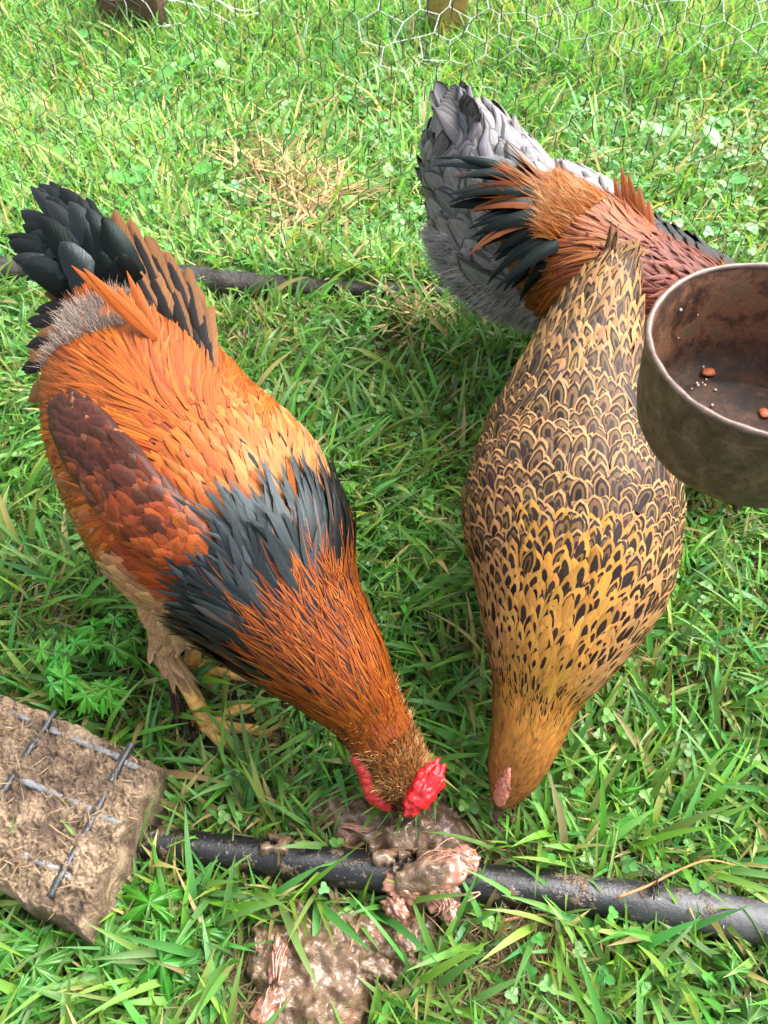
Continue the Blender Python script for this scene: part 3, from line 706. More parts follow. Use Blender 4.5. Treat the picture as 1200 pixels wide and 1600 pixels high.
        for i in range(11):
            t = -1.25 + 2.5 * i / 10 ; q_ = np.array([W_.s_at(2.2 + .05 * (i % 3))]); b = W_.P(q_, np.array([t]))[0]; fn = W_.frame(q_, np.array([t]))
            cc = np.array(DARKRED) * rng.uniform(.6, 1.5)
            add_free(w, 'feather', M['feather'], cc, cc * .5, (0, 0, 0, .3), b + fn[2][0] * (-.004 + .0004 * i), unit(unit(fn[0][0]) + fn[2][0] * .10), fn[2][0], .080, .0085, .45, rng.normal(0, .12), .3, 10)
    # ---- tail
    e = S.P(np.array([S.len]), np.array([0.]))[0]; T = S.Tend; Lr = S.L[-1]
    tb = S.C[-1]
    g = np.random.default_rng(31)
    arc = np.array([(24, 412), (18, 380), (36, 358), (58, 298), (76, 296), (100, 304), (128, 318), (156, 338), (178, 362)], float)
    for i in range(46):
        f = g.uniform(0, 1) if i > 14 else (i + .5) / 15; inn = 0 if i < 15 else g.uniform(.05, .55); t_ = np.array([np.interp(f, np.linspace(0, 1, 9), arc[:, 0]), np.interp(f, np.linspace(0, 1, 9), arc[:, 1])])
        b_ = np.array([np.interp(f, [0, 1], [130, 212]), np.interp(f, [0, 1], [462, 475])]) + g.normal(0, 8, 2); t_ = t_ * (1 - inn) + b_ * inn + g.normal(0, 3, 2); z = .465 - .03 * (f < .35) - .05 * inn
        tip = U(*t_, z); b0 = U(*b_, .385); v = tip - b0; up = unit(np.array([.15, -.75, .5]) + g.normal(0, .12, 3)); bend = g.uniform(.4, .8); sd = np.interp(f, [0, .3, 1], [.8, .5, .1]) + g.normal(0, .1)
        side = np.cross(unit(v), up); d = unit(v) * math.cos(bend / 2) + up * math.sin(bend / 2) * .9 + side * math.sin(sd / 2) * .9
        cc = np.array((.0065, .0072, .0072)) * g.uniform(.5, 1.5)
        add_free(root, 'tail_feather', M['black'] if i % 5 else M['iris'], cc, cc * .5, (0, 0, 0, .1), b0 - up * .012 * (i < 15), d, up, np.linalg.norm(v) * 1.10, g.uniform(.015, .021), bend, -sd, g.uniform(.3, .55), 18, 5, .3)
    cov = [((176, 338), (262, 520), .435, 1), ((205, 350), (280, 525), .43, 0), ((232, 372), (296, 530), .42, 1), ((262, 398), (310, 535), .41, 0), ((284, 425), (318, 545), .40, 1), ((306, 455), (325, 560), .385, 0), ((318, 480), (330, 575), .37, 1),
           ((150, 372), (240, 510), .435, 1), ((190, 385), (265, 530), .425, 0), ((225, 410), (285, 540), .41, 1), ((258, 440), (300, 550), .40, 0), ((118, 388), (215, 495), .43, 1), ((285, 470), (312, 560), .38, 0),
           ((70, 440), (190, 470), .40, 0), ((58, 470), (205, 480), .39, 2), ((50, 505), (210, 490), .375, 2), ((55, 490), (205, 485), .38, 1), ((46, 540), (205, 500), .36, 2), ((48, 562), (200, 520), .345, 1), ((44, 585), (190, 530), .33, 2), ((50, 600), (185, 545), .325, 1), ((60, 525), (200, 500), .37, 1)]
    cov = cov + [(tuple(np.array(t_) + g.normal(0, 9, 2)), tuple(np.array(b_) + g.normal(0, 7, 2)), z - .006, g.integers(0, 2) if i < 13 else kd) for i, (t_, b_, z, kd) in enumerate(cov)]
    n0 = len(cov) // 2
    for i, (t_, b_, z, kd) in enumerate(cov):
        i = i % n0
        tip = U(*t_, z); b0 = U(*b_, .372 if i < 13 else .375); v = tip - b0; up = unit(np.array([.05, -.75, .6])) if i < 13 else unit(np.array([-.3, -.6, .75])); gg = g.uniform(.75, 1.2)
        ca = np.array([(.24, .10, .032), (.30, .13, .042), (.014, .011, .010)][kd]) * gg; cb = np.array((.018, .014, .013))
        add_free(root, 'tail_covert', M['feather'], ca, cb, (0, 0, (.66, .5, 0)[kd], 0), b0, unit(v) + up * .28, up, np.linalg.norm(v) * 1.06, g.uniform(.009, .015), .6, g.normal(0, .1), .12, 14, 5, .25)
    for (a, b), z, w in (((122, 424), .445, .008), ((140, 428), .445, .008), ((150, 436), .44, .006), ((205, 432), .43, .006), ((220, 450), .42, .006), ((245, 480), .405, .006), ((185, 450), .43, .006)):
        tip = U(a, b, z); b0 = S.P(np.array([S.s_at(8.7)]), np.array([.35]))[0]; v = tip - b0; up = unit(np.array([0, -.6, .8]))
        add_free(root, 'saddle_feather', M['gloss'], np.array([.58, .13, .012]) * rng.uniform(.8, 1.1), np.array(ORANGE) * .6, (0, 0, 0, .15), b0 + up * .012, unit(v) + up * .2, up, np.linalg.norm(v) * 1.03, w, .4, 0, .8, 12, 3)
    # grey-brown down on the rump
    n = 6000; t = rng.uniform(-1.2, .45, n); x = S.s_at(rng.uniform(9.1, 9.9, n)); b = S.P(x, t); fr = S.frame(x, t)
    keep = NZ(b[:, 0] * 40, b[:, 1] * 40) > -.2
    c = mixc(np.tile((.16, .13, .12), (n, 1)), np.tile((.42, .33, .26), (n, 1)), rng.random(n))
    fluff(b[keep], (unit(fr[0]) * .6 + fr[2])[keep], rng.uniform(.012, .026, n)[keep], c[keep], 'rump_down', root)
    n = 1200; t = rng.uniform(.9, 1.8, n); x = S.s_at(rng.uniform(9.0, 9.8, n)); b = S.P(x, t); fr = S.frame(x, t)
    fluff(b, unit(fr[0]) * .8 + fr[2], rng.uniform(.015, .032, n), mixc(np.tile((.3, .22, .16), (n, 1)), np.tile((.5, .38, .26), (n, 1)), rng.random(n)), 'flank_down', root)
    # ---- comb, wattles, beak, eyes
    hp = S.P(np.array([S.s_at(1.0)]), np.array([0.])) [0]; T1 = unit(S._i(S.T, np.array([S.s_at(1.2)]))[0]); L1 = S._i(S.L, np.array([S.s_at(1.2)]))[0]; N1 = S._i(S.N, np.array([S.s_at(1.2)]))[0]
    cc = U(655, 1240, .105); ax = unit(U(684, 1196, .115) - U(626, 1278, .085)); sx = unit(np.cross(ax, N1)); nx = np.cross(sx, ax)
    mb = MB(); mb.blob(np.zeros(3), (1, 1, 1), nu=72, nv=48); V = mb.V[0]; d = V.copy(); q = 1 + .16 * NZ(d[:, 0] * 3, d[:, 1] * 3, d[:, 2] * 4) + .13 * NZ(d[:, 0] * 6, d[:, 1] * 6, d[:, 2] * 9 + 3) + .06 * NZ(d[:, 0] * 14, d[:, 1] * 14, d[:, 2] * 20)
    q += .12 * np.abs(np.sin(d[:, 2] * 8)) * (np.abs(d[:, 1]) > .3)
    L_ = d * q[:, None] * np.array([.0145, .015, .030]) * (1 + .25 * d[:, 2:3])
    V[:] = cc + sx * L_[:, :1] + nx * L_[:, 1:2] + ax * L_[:, 2:3]
    mb.build('comb', M['comb'], root)
    n = 8500; t = g.uniform(-1.9, 1.7, n); x = S.s_at(g.uniform(1.1, 3.4, n)); b = S.P(x, t); fr = S.frame(x, t); cl = NZ(b[:, 0] * 70, b[:, 1] * 70, b[:, 2] * 70)
    c = jitter_col(mixc(np.tile((.22, .085, .022), (n, 1)), np.tile((.58, .32, .13), (n, 1)), np.clip(.5 + .7 * cl + .25 * g.normal(size=n), 0, 1)), .2); c[g.random(n) < .1] *= .3
    fluff(b, unit(fr[0]) * 1.1 + fr[2] * (.45 + .5 * cl)[:, None], g.uniform(.008, .016, n), c, 'crest', root, .00055, 4, .2)
    for sgn in (-1, 1):
        mb = MB()
        for i, k in enumerate(np.linspace(1.0, 2.7, 12)):
            p = S.P(np.array([S.s_at(k)]), np.array([sgn * ((1.75 if sgn < 0 else 2.5) - .1 * k)]))[0]; nn = S.frame(np.array([S.s_at(k)]), np.array([sgn * 1.5]))[2][0]
            mb.blob(p + nn * .004, np.array([.0095, .0095, .0085]) * (1.2 - .45 * abs(k - 1.7)), nu=16, nv=12, bump=.4, seed=i, freq=4)
        mb.build('wattle', M['wattle'], root)
        p = S.P(np.array([S.s_at(.95)]), np.array([sgn * 1.15]))[0]
        MB().blob(p, (.0045,) * 3, nu=10, nv=8).build('eye', M['eye'], root)
    b0 = S.C[0]; bt = U(626, 1293, .028)
    MB().tube(spline([S.C[8], b0, b0 * .45 + bt * .55 + np.array([0, 0, .002]), bt], 10), np.linspace(.0105, .0008, 10), 8).build('beak', M['beak'], root)
    # ---- legs
    for i, (hk, an, tp) in enumerate(((U(258, 1022, .10), U(325, 1132, .014), [[U(360, 1112, .016), U(398, 1106, .012)], [U(350, 1136, .016), U(392, 1140, .012), U(424, 1147, .006)], [U(335, 1150, .012), U(352, 1166, .006)], [U(305, 1128, .012), U(285, 1124, .004)]]),
                                       (U(300, 985, .09), U(300, 1040, .016), [[U(340, 1050, .018), U(400, 1060, .014)], [U(335, 1030, .016), U(365, 1022, .01)], [U(320, 1056, .014), U(340, 1078, .008)], [U(285, 1035, .012), U(268, 1030, .004)]]))):
        foot(root, hk, an, tp)
        top = S.C[np.argmin(np.abs(S.t - S.s_at(6.9)))] + np.array([-.035, -.055, -.06]) if i == 0 else S.C[np.argmin(np.abs(S.t - S.s_at(6.9)))] + np.array([.03, .03, -.06])
        TH = Surf(np.array([(.055, .055, .055), (.045, .045, .045), (.026, .026, .026), (.013, .013, .013), (.010, .010, .010)]), up=(0, -1, .3), pts=spline([top, top * .45 + hk * .55, hk, hk * .7 + an * .3], 5))
        thg = link('thigh', mesh_data('thigh', *TH.mesh(24, 16, scale=.9), None, M['skin']), root)
        x, th = shingle(TH, .2, 3.6, lambda k: .036, lambda k: .0095, row=.28, col=1.0); n = len(x)
        c = mixc(np.tile(TAN, (n, 1)), np.tile((.74, .48, .26), (n, 1)), rng.random(n)); c = jitter_col(c, .14)
        f = feathers(TH, x, th, rng.uniform(.028, .042, n), rng.uniform(.008, .0115, n) * np.clip(1.2 - .25 * TH.k(x), .35, 1), rng.normal(0, .15, n), c, c * .75, np.array([0, 0, .65, 0]), .15, .001, .14, .25)
        build_feathers(f, 'thigh_plumage', M['feather'], thg, 45 if i == 0 else 0)
        # boot feathers on the outer side of the shank
        for j in range(30 if i == 0 else 12):
            q = rng.uniform(.25, .95); p = hk * (1 - q) + an * q + rng.normal(0, .003, 3) + np.array([-.011, -.008, .002])
            cc = np.array([(.10, .055, .03), (.05, .035, .03), (.20, .11, .06), (.12, .10, .10)][rng.integers(4)]) * rng.uniform(.7, 1.3)
            add_free(thg, 'boot_feather', M['feather'], cc, cc * .4, (0, 0, 0, .2), p, unit((an - hk) + np.array([-.03, -.045, .0]) + rng.normal(0, .012, 3)), np.array([-.6, -.7, .4]),
                     rng.uniform(.025, .042), rng.uniform(.002, .0042), rng.uniform(0, .5), rng.normal(0, .2), .4, 6, 3)
    return S
SR = front_rooster()

# ---------------------------------------------------------------- the partridge coloured hen
def front_hen():
    root = thing('hen', 'buff and dark brown scalloped hen bending down towards the black pipe', 'hen', U(900, 900, 0))
    S = Surf([(780, 1262, .050, .006, .006, .007), (788, 1242, .066, .0155, .015, .018), (803, 1204, .094, .029, .026, .031), (822, 1148, .125, .037, .034, .04), (836, 1090, .15, .046, .040, .048),
              (862, 1000, .190, .076, .060, .074), (888, 885, .225, .111, .080, .10), (893, 790, .245, .122, .09, .11), (900, 690, .265, .108, .085, .11),
              (912, 600, .295, .082, .07, .10), (928, 520, .33, .058, .05, .075), (950, 450, .365, .036, .03, .045), (968, 402, .39, .018, .014, .02)])
    link('body', mesh_data('body', *S.mesh(scale=.97), None, M['skin']), root)
    BUFF, BUFF2, DK = np.array((.56, .30, .115)), np.array((.66, .31, .055)), np.array((.028, .016, .012))
    # fine head and upper neck feathers
    x, th = shingle(S, .5, 4.3, lambda k: .013 + .004 * max(0, k - 2), lambda k: .0020 + .0003 * k, row=.26, col=1.05)
    n = len(x); k = S.k(x)
    c = mixc(np.tile((.48, .18, .045), (n, 1)), np.tile((.62, .27, .045), (n, 1)), smooth(1.6, 3.6, k)); c = mixc(c, np.tile((.26, .11, .04), (n, 1)), smooth(.5, 1.4, -th) * .8); c = jitter_col(c, .15)  # left side of the head darkened in colour, as its shaded side
    pat = np.zeros((n, 4)); pat[:, 3] = .42 * smooth(2.9, 4.0, k) * (rng.random(n) < .6)
    f = feathers(S, x, th, (.012 + .005 * np.clip(k - 2, 0, 3)) * rng.uniform(.8, 1.2, n), (.0018 + .0004 * k) * rng.uniform(.8, 1.2, n), rng.normal(0, .15, n), c, np.tile(DK, (n, 1)), pat, .6, .0006, .07, .15, 5, 3)
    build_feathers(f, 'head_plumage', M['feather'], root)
    # neck and shoulder: narrow feathers with a dark teardrop
    x, th = shingle(S, 4.1, 6.0, lambda k: .030 + .005 * (k - 4), lambda k: .0040 + .0019 * (k - 4), row=.25, col=1.12)
    n = len(x); k = S.k(x); g = smooth(4.0, 6.2, k)
    c = mixc(np.tile(BUFF2, (n, 1)), np.tile(BUFF, (n, 1)), smooth(.3, 1.1, np.abs(th))); c = mixc(c, np.tile((.44, .2, .07), (n, 1)), .7 * smooth(.5, 1.3, -th)); c = jitter_col(c, .12)  # shaded left side of the neck put into the feather colour
    pat = np.zeros((n, 4)); pat[:, 2] = np.where(rng.random(n) < .72 + .25 * g, .36 + .30 * g, 0); ringy = (rng.random(n) < .6 * smooth(5, 6, k)); pat[ringy] = (.42, .7, .2, 0)
    f = feathers(S, x, th, (.028 + .006 * (k - 4)) * rng.uniform(.85, 1.15, n), (.0036 + .0021 * (k - 4)) * rng.uniform(.9, 1.15, n), rng.normal(0, .1, n), c, jitter_col(np.tile(DK, (n, 1)), .3), pat, .35, .001, .07, .14)
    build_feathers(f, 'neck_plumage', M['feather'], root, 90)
    # back: scalloped, ringed feathers
    x, th = shingle(S, 5.7, 8.7, lambda k: .035 + .003 * (k - 6), lambda k: .0080 + .0006 * (k - 6), row=.27, col=1.15, jit=.6)
    n = len(x); k = S.k(x)
    c = mixc(np.tile(BUFF, (n, 1)), np.tile((.56, .33, .14), (n, 1)), smooth(.4, 1.2, th)); c = mixc(c, np.tile((.40, .19, .075), (n, 1)), .65 * smooth(.5, 1.3, -th)); c = jitter_col(c, .1)  # lit right side and shaded left side put into the feather colour
    pat = np.zeros((n, 4)); pat[:] = (.58, .84, .30, 0); pat[:, 0] += rng.normal(0, .04, n); pat[:, 1] += rng.normal(0, .03, n); pat[:, 2] += rng.normal(0, .06, n)
    f = feathers(S, x, th, rng.uniform(.027, .042, n) + .003 * (k - 6), rng.uniform(.0068, .0106, n) + .0005 * (k - 6), rng.normal(0, .16, n) + np.sin(th) * .1, c, jitter_col(np.tile(DK * 1.3, (n, 1)), .35), pat, .12, .001, .07, .12)
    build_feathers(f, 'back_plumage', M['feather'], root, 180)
    # rump, cushion and tail coverts: larger, more barred
    x, th = shingle(S, 8.4, 11.6, lambda k: .05, lambda k: .011, row=.22, col=1.05)
    n = len(x); k = S.k(x); c = jitter_col(mixc(np.tile((.55, .30, .11), (n, 1)), np.tile((.46, .25, .10), (n, 1)), rng.random(n)), .15)
    pat = np.zeros((n, 4)); pat[:] = (.52, .74, .28, .0); alt = rng.random(n) < .35; pat[alt] = (.34, .56, .0, .12)
    dk = rng.random(n) < .12; c[dk] = c[dk] * .35 + .03; 
    f = feathers(S, x, th, rng.uniform(.042, .068, n), rng.uniform(.008, .0130, n) * (1 - .35 * smooth(10, 11.6, k)), rng.normal(0, .22, n) - np.sin(th) * .1, c, jitter_col(np.tile(DK * 1.5, (n, 1)), .35), pat, .2, .001, .09, .16, 8, 5)
    build_feathers(f, 'rump_plumage', M['feather'], root, 110)
    # wing tips crossing low on the back
    for sgn in (-1, 1):
        for i in range(4):
            x = np.array([S.s_at(7.75 + .1 * i)]); th = np.array([sgn * (.95 - .13 * i)]); b = S.P(x, th)[0]; fr = S.frame(x, th)
            d = unit(unit(fr[0][0]) - sgn * unit(fr[1][0]) * .35)
            ca = np.array((.30, .20, .13)) if i > 2 else np.array((.44, .24, .09))
            add_free(root, 'wing_feather', M['feather'], ca, DK, (.4, .7, .2, .15), b + fr[2][0] * (.002 + .0006 * i), d, fr[2][0], .07, .0085, .3, 0, .25, 10, 5)
    # tail
    tb = S.C[-30]; T = S.Tend; Lr = S.L[-1]
    for i in range(9):
        a = (i - 4) / 4.; tip = U(968 + 34 * a, 382 + 26 * a * a, .405 - .02 * a * a); b0 = tb + Lr * .008 * a; v = tip - b0; up = np.array([0, -.7, .7])
        c = np.array((.16, .095, .05)) * rng.uniform(.7, 1.3)
        add_free(root, 'tail_feather', M['feather'], c, DK, (.45, .7, .25, .2), b0 + up * .006 * (1 - abs(a)), unit(v) + unit(up) * .1, up, np.linalg.norm(v) * 1.02, .014, .2, 0, .25, 12, 5)
    # comb, beak, eyes
    T1 = S._i(S.T, np.array([S.s_at(.9)]))[0]; N1 = S._i(S.N, np.array([S.s_at(.9)]))[0]
    mb = MB(); mb.blob(np.zeros(3), (1, 1, 1), nu=40, nv=40); V = mb.V[0]; d = V.copy(); Tc = unit(S.P(np.array([S.s_at(2.5)]), np.array([-.15]))[0] - S.P(np.array([S.s_at(.35)]), np.array([.0]))[0])
    pc = (S.P(np.array([S.s_at(2.5)]), np.array([-.15]))[0] + S.P(np.array([S.s_at(.35)]), np.array([.0]))[0]) / 2; sx = unit(np.cross(Tc, N1)); nx = np.cross(sx, Tc); nx = nx * np.sign(nx @ N1)
    q = 1 + .26 * NZ(d[:, 0] * 4, d[:, 1] * 4, d[:, 2] * 9) + .16 * NZ(d[:, 0] * 9, d[:, 1] * 9, d[:, 2] * 26)
    V[:] = pc + nx * .0028 + sx * (d[:, 0] * q * .0082 * (1 - .3 * d[:, 2]))[:, None] + nx * (d[:, 1] * q * .007)[:, None] + Tc * (d[:, 2] * .031)[:, None]
    mb.build('comb', M['pink'], root)
    bt = U(767, 1291, .03)
    MB().tube(spline([S.C[8], S.C[0], S.C[0] * .5 + bt * .5 + np.array([0, 0, .002]), bt], 10), np.linspace(.0105, .0016, 10), 8).build('beak', M['beak'], root)
    for sgn in (-1, 1):
        p = S.P(np.array([S.s_at(1.5)]), np.array([sgn * 1.45]))[0]; MB().blob(p, (.0042,) * 3, nu=10, nv=8).build('eye', M['eye'], root)
        c0 = S.C[np.argmin(np.abs(S.t - S.s_at(6.8)))]; hk = c0 + np.array([sgn * .045, -.02, -.16]); hk[2] = .085
        an = hk + np.array([0, -.015, 0]); an[2] = .014
        foot(root, hk, an, [[an + np.array([.03 * q, -.05 + .012 * abs(q), -.004]), an + np.array([.045 * q, -.075 + .02 * abs(q), -.008])] for q in (-1, 0, 1)] + [[an + np.array([0, .03, -.006])]], .008)
    return S
SH = front_hen()
# ---------------------------------------------------------------- the blue-grey hen at the back
def grey_hen():
    root = thing('hen', 'blue-grey laced hen with fluffy rear standing behind the second rooster', 'hen', U(870, 480, 0))
    S = Surf([(1190, 500, .13, .02, .02, .022), (1120, 450, .19, .05, .038, .05), (1000, 420, .225, .085, .066, .10), (890, 382, .24, .108, .104, .12), (812, 362, .25, .108, .115, .13),
              (762, 285, .32, .080, .088, .11), (728, 208, .385, .048, .055, .07), (714, 165, .425, .022, .022, .03)])
    link('body', mesh_data('body', *S.mesh(scale=.97), None, M['grey_skin']), root)
    x, th = shingle(S, .8, 6.9, lambda k: .055, lambda k: .018, row=.36, col=1.1); n = len(x); k = S.k(x)
    c = mixc(np.tile((.28, .27, .278), (n, 1)), np.tile((.42, .40, .405), (n, 1)), rng.random(n)); c = mixc(c, np.tile((.035, .033, .033), (n, 1)), .92 * (1 - smooth(1.7, 2.9, k)))
    c = jitter_col(c, .12)
    f = feathers(S, x, th, rng.uniform(.044, .06, n), rng.uniform(.017, .021, n) * (1 - .25 * smooth(5.5, 7, k)), rng.normal(0, .14, n), c, c * .35, np.array([.88, 1.3, 0, 0]), .0, .001, .15, .2, 9, 7)
    build_feathers(f, 'body_plumage', M['feather'], root, 130)
    e = S.C[-25]
    for i in range(16):
        a = (i - 7.5) / 7.5; tip = U(712 + 26 * a, 140 + 30 * abs(a) ** 1.6, .45); b0 = e + S.L[-1] * .016 * a; v = tip - b0; up = np.array([-.15, -.6, .75])
        cc = np.array((.24, .23, .235)) * rng.uniform(.8, 1.2)
        add_free(root, 'tail_feather', M['feather'], cc, cc * .45, (.93, 1.3, 0, 0), b0 + unit(up) * (.010 - .012 * abs(a)), unit(v) + unit(up) * .08, up, np.linalg.norm(v) * 1.02, .0145, .2, 0, .1, 12, 5)
    n = 16000; t = rng.uniform(1.1, 5.2, n); x = S.s_at(rng.uniform(2.8, 4.7, n)); b = S.P(x, t); fr = S.frame(x, t)
    c = mixc(np.tile((.20, .193, .19), (n, 1)), np.tile((.46, .44, .43), (n, 1)), np.clip(.5 + .6 * NZ(b[:, 0] * 45, b[:, 1] * 45, b[:, 2] * 45) + .2 * rng.normal(size=n), 0, 1))
    low = np.cos(t) < -.15 - .2 * smooth(4, 4.6, S.k(x))
    fluff((b + fr[2] * .006)[low], (unit(fr[0]) * .9 + fr[2] * .35 + np.array([0, 0, -.5]))[low], rng.uniform(.014, .030, n)[low], c[low], 'rump_down', root, .0007)
    for sgn in (-1, 1):
        hk = S.C[np.argmin(np.abs(S.t - S.s_at(3.4)))] + np.array([0, sgn * .045, 0]); hk[2] = .09; an = hk + np.array([.02, 0, 0]); an[2] = .014
        foot(root, hk, an, [[an + np.array([.05, q * .028, -.004]), an + np.array([.072, q * .042, -.008])] for q in (-1, 0, 1)] + [[an + np.array([-.03, 0, -.006])]], .008)
    MB().tube([S.C[0], S.C[0] + np.array([.012, -.01, -.012]), S.C[0] + np.array([.022, -.018, -.026])], [.009, .006, .001], 8).build('beak', M['beak'], root)
    MB().blob(S.P(np.array([S.s_at(.25)]), np.array([0.]))[0], (.014, .008, .008), nu=12, nv=8, bump=.3).build('comb', M['comb'], root)
    return S
SG = grey_hen()

# ---------------------------------------------------------------- the second rooster, head behind the pan
def second_rooster():
    root = thing('rooster', 'red-backed rooster with dark green tail between the two hens, head hidden behind the pan', 'rooster', U(1010, 560, 0))
    S = Surf([(1150, 785, .05, .012, .012, .014), (1152, 745, .085, .024, .022, .026), (1158, 650, .15, .036, .034, .038), (1130, 560, .23, .070, .064, .075), (1055, 492, .275, .086, .076, .10), (975, 448, .295, .090, .074, .11),
              (902, 392, .315, .082, .072, .10), (850, 340, .345, .055, .055, .07), (815, 310, .37, .03, .03, .04)])
    link('body', mesh_data('body', *S.mesh(scale=.97), None, M['skin']), root)
    x, th = shingle(S, .7, 2.2, lambda k: .016, lambda k: .0022, row=.3); n = len(x)
    c = jitter_col(np.tile((.34, .12, .03), (n, 1)), .25)
    build_feathers(feathers(S, x, th, .015, .0022, rng.normal(0, .2, n), c, c * .5, (0, 0, 0, .2), .7, .001, .2, .2, 4, 3), 'head_plumage', M['feather'], root)
    x, th = shingle(S, 2.0, 3.6, lambda k: .06, lambda k: .0046, row=.16, col=.95); n = len(x)
    c = jitter_col(mixc(np.tile(ORANGE, (n, 1)), np.tile(RUST, (n, 1)), rng.random(n)), .2)
    build_feathers(feathers(S, x, th, rng.uniform(.05, .07, n), .0042, rng.normal(0, .12, n), c, np.tile(BLACK, (n, 1)), (0, 0, 0, .35), .9, .004, .12, .3, 8, 3), 'hackle_plumage', M['gloss'], root)
    x, th = shingle(S, 3.2, 7.2, lambda k: .040, lambda k: .0058, row=.2, col=1.0); n = len(x); k = S.k(x)
    c = mixc(np.tile((.20, .028, .012), (n, 1)), np.tile((.34, .07, .018), (n, 1)), rng.random(n)); c = mixc(c, np.tile(DARKRED, (n, 1)), smooth(1.5, 2.0, np.abs(th))); c = jitter_col(c, .2)
    build_feathers(feathers(S, x, th, rng.uniform(.035, .055, n), rng.uniform(.003, .0055, n), np.where(np.abs(th) < 2.2, np.clip(th * .5, -.3, .3), 0) + rng.normal(0, .3, n), c, c * .5, (0, 0, 0, .2), .8, .001, .12, .2), 'body_plumage', M['gloss'], root, 60)
    x, th = shingle(S, 4.9, 7.9, lambda k: .08, lambda k: .0056, -1.8, 1.8, row=.15, col=.95); n = len(x)
    c = mixc(np.tile((.40, .085, .012), (n, 1)), np.tile((.56, .22, .05), (n, 1)), rng.random(n) ** 1.4 * (1 - .7 * smooth(.5, 1.4, -th))); c = mixc(c, np.tile((.15, .03, .008), (n, 1)), .8 * smooth(.8, 1.7, -th)); c = jitter_col(c, .2)
    build_feathers(feathers(S, x, th, rng.uniform(.07, .11, n), rng.uniform(.0028, .005, n), np.clip(th * 1.0, -1.15, 1.1) + rng.normal(0, .14, n) + .25 * NZ(x * 30, th * 4), c, c * np.array([.4, .3, .4]), (0, 0, 0, .25), .85, .005, .07, .2, 10, 3, np.sign(th) * .12), 'saddle_plumage', M['gloss'], root, 90)
    tb = S.C[-20]
    g = np.random.default_rng(17)
    g = np.random.default_rng(17)
    for i in range(34):
        f = (i + .5) / 34 + g.normal(0, .03); a = np.interp(f, [0, .25, .6, 1], [690, 700, 735, 800]) + g.normal(0, 10); b = np.interp(f, [0, .25, .6, 1], [243, 300, 390, 480]) + g.normal(0, 8)
        a2, b2 = np.interp(f, [0, 1], [850, 885]) + g.normal(0, 8), np.interp(f, [0, 1], [290, 375]) + g.normal(0, 6); z = np.interp(f, [0, 1], [.43, .27]) + g.normal(0, .008)
        tip = U(a, b, z); b0 = U(a2, b2, .38 - .02 * f); v = tip - b0; up = unit(np.array([-.1, -.5, .85]) + g.normal(0, .15, 3)); bend = g.uniform(.7, 1.2); sd = g.uniform(0, .5); side = np.cross(unit(v), up)
        d = unit(v) * math.cos(bend / 2) + up * math.sin(bend / 2) * .9 + side * math.sin(sd / 2) * .9; cc = np.array((.0065, .0075, .0075)) * g.uniform(.5, 1.5)
        if i in (3, 8, 13, 20, 27): cc = np.array((.36, .10, .025))
        add_free(root, 'tail_feather', M['gloss'] if cc[0] > .1 else (M['iris'] if i % 5 == 0 else M['black']), cc, np.array(BLACK), (0, 0, 0, .3 if cc[0] > .1 else .1), b0, d, up, np.linalg.norm(v) * g.uniform(.8, 1.12), g.uniform(.007, .014), bend, -sd, .7, 18, 5, .3)
    for a, b, a2, b2, z, w in ((946, 272, 985, 345, .385, .0065), (958, 284, 1000, 350, .38, .006), (938, 286, 975, 345, .375, .0055), (975, 300, 1010, 360, .37, .006), (990, 318, 1020, 370, .36, .006)):
        tip, b0 = U(a, b, z), U(a2, b2, .345); v = tip - b0
        add_free(root, 'saddle_feather', M['gloss'], np.array((.50, .13, .018)) * rng.uniform(.8, 1.2), (.2, .04, .01), (0, 0, 0, .2), b0, unit(v) + np.array([.2, -.2, .2]), np.array([-.3, -.9, .3]), np.linalg.norm(v) * 1.05, w, .6, 0, .7, 12, 3)
    n = 6500; t = rng.uniform(-1.0, .4, n); x = S.s_at(rng.uniform(6.2, 7.2, n)); b = S.P(x, t); fr = S.frame(x, t)
    fluff(b + fr[2] * .010, unit(fr[0]) * 1.2 + fr[2] * .15 + np.array([-.3, -.3, 0]), rng.uniform(.02, .04, n), mixc(np.tile((.40, .13, .03), (n, 1)), np.tile((.62, .38, .19), (n, 1)), np.clip(.5 + .8 * NZ(x * 60, t * 6) + .2 * rng.normal(size=n), 0, 1)), 'rump_down', root, .0004)
    for sgn, q in ((-1, 4.6), (1, 5.0)):
        c0 = S.C[np.argmin(np.abs(S.t - S.s_at(q)))]; hk = c0 + np.array([.02, sgn * .05, 0]); hk[2] = .10; an = hk + np.array([.03, -.02, 0]); an[2] = .014
        d = np.array([.7, -.7, 0]); sd = np.array([.7, .7, 0])
        foot(root, hk, an, [[an + d * .05 + sd * w * .028 - np.array([0, 0, .004]), an + d * .07 + sd * w * .042 - np.array([0, 0, .008])] for w in (-1, 0, 1)] + [[an - d * .03 - np.array([0, 0, .006])]], .0085)
        TH = Surf(np.array([(.05, .05, .05), (.042, .042, .042), (.024, .024, .024), (.012, .012, .012)]), up=(0, -1, .3), pts=spline([c0 + np.array([0, sgn * .045, -.05]), c0 * .5 + hk * .5 + np.array([0, sgn * .022, 0]), hk], 4))
        thg = link('thigh', mesh_data('thigh', *TH.mesh(20, 14, scale=.9), None, M['skin']), root)
        x, th = shingle(TH, .2, 2.9, lambda k: .036, lambda k: .0095, row=.3); n = len(x); cc = jitter_col(np.tile((.12, .05, .025), (n, 1)), .25)
        build_feathers(feathers(TH, x, th, .036, .009, rng.normal(0, .15, n), cc, cc * .6, (0, 0, .6, 0), .15, .001, .14, .25), 'thigh_plumage', M['feather'], thg)
    mb = MB(); cm = S.P(np.array([S.s_at(.7)]), np.array([0.]))[0]
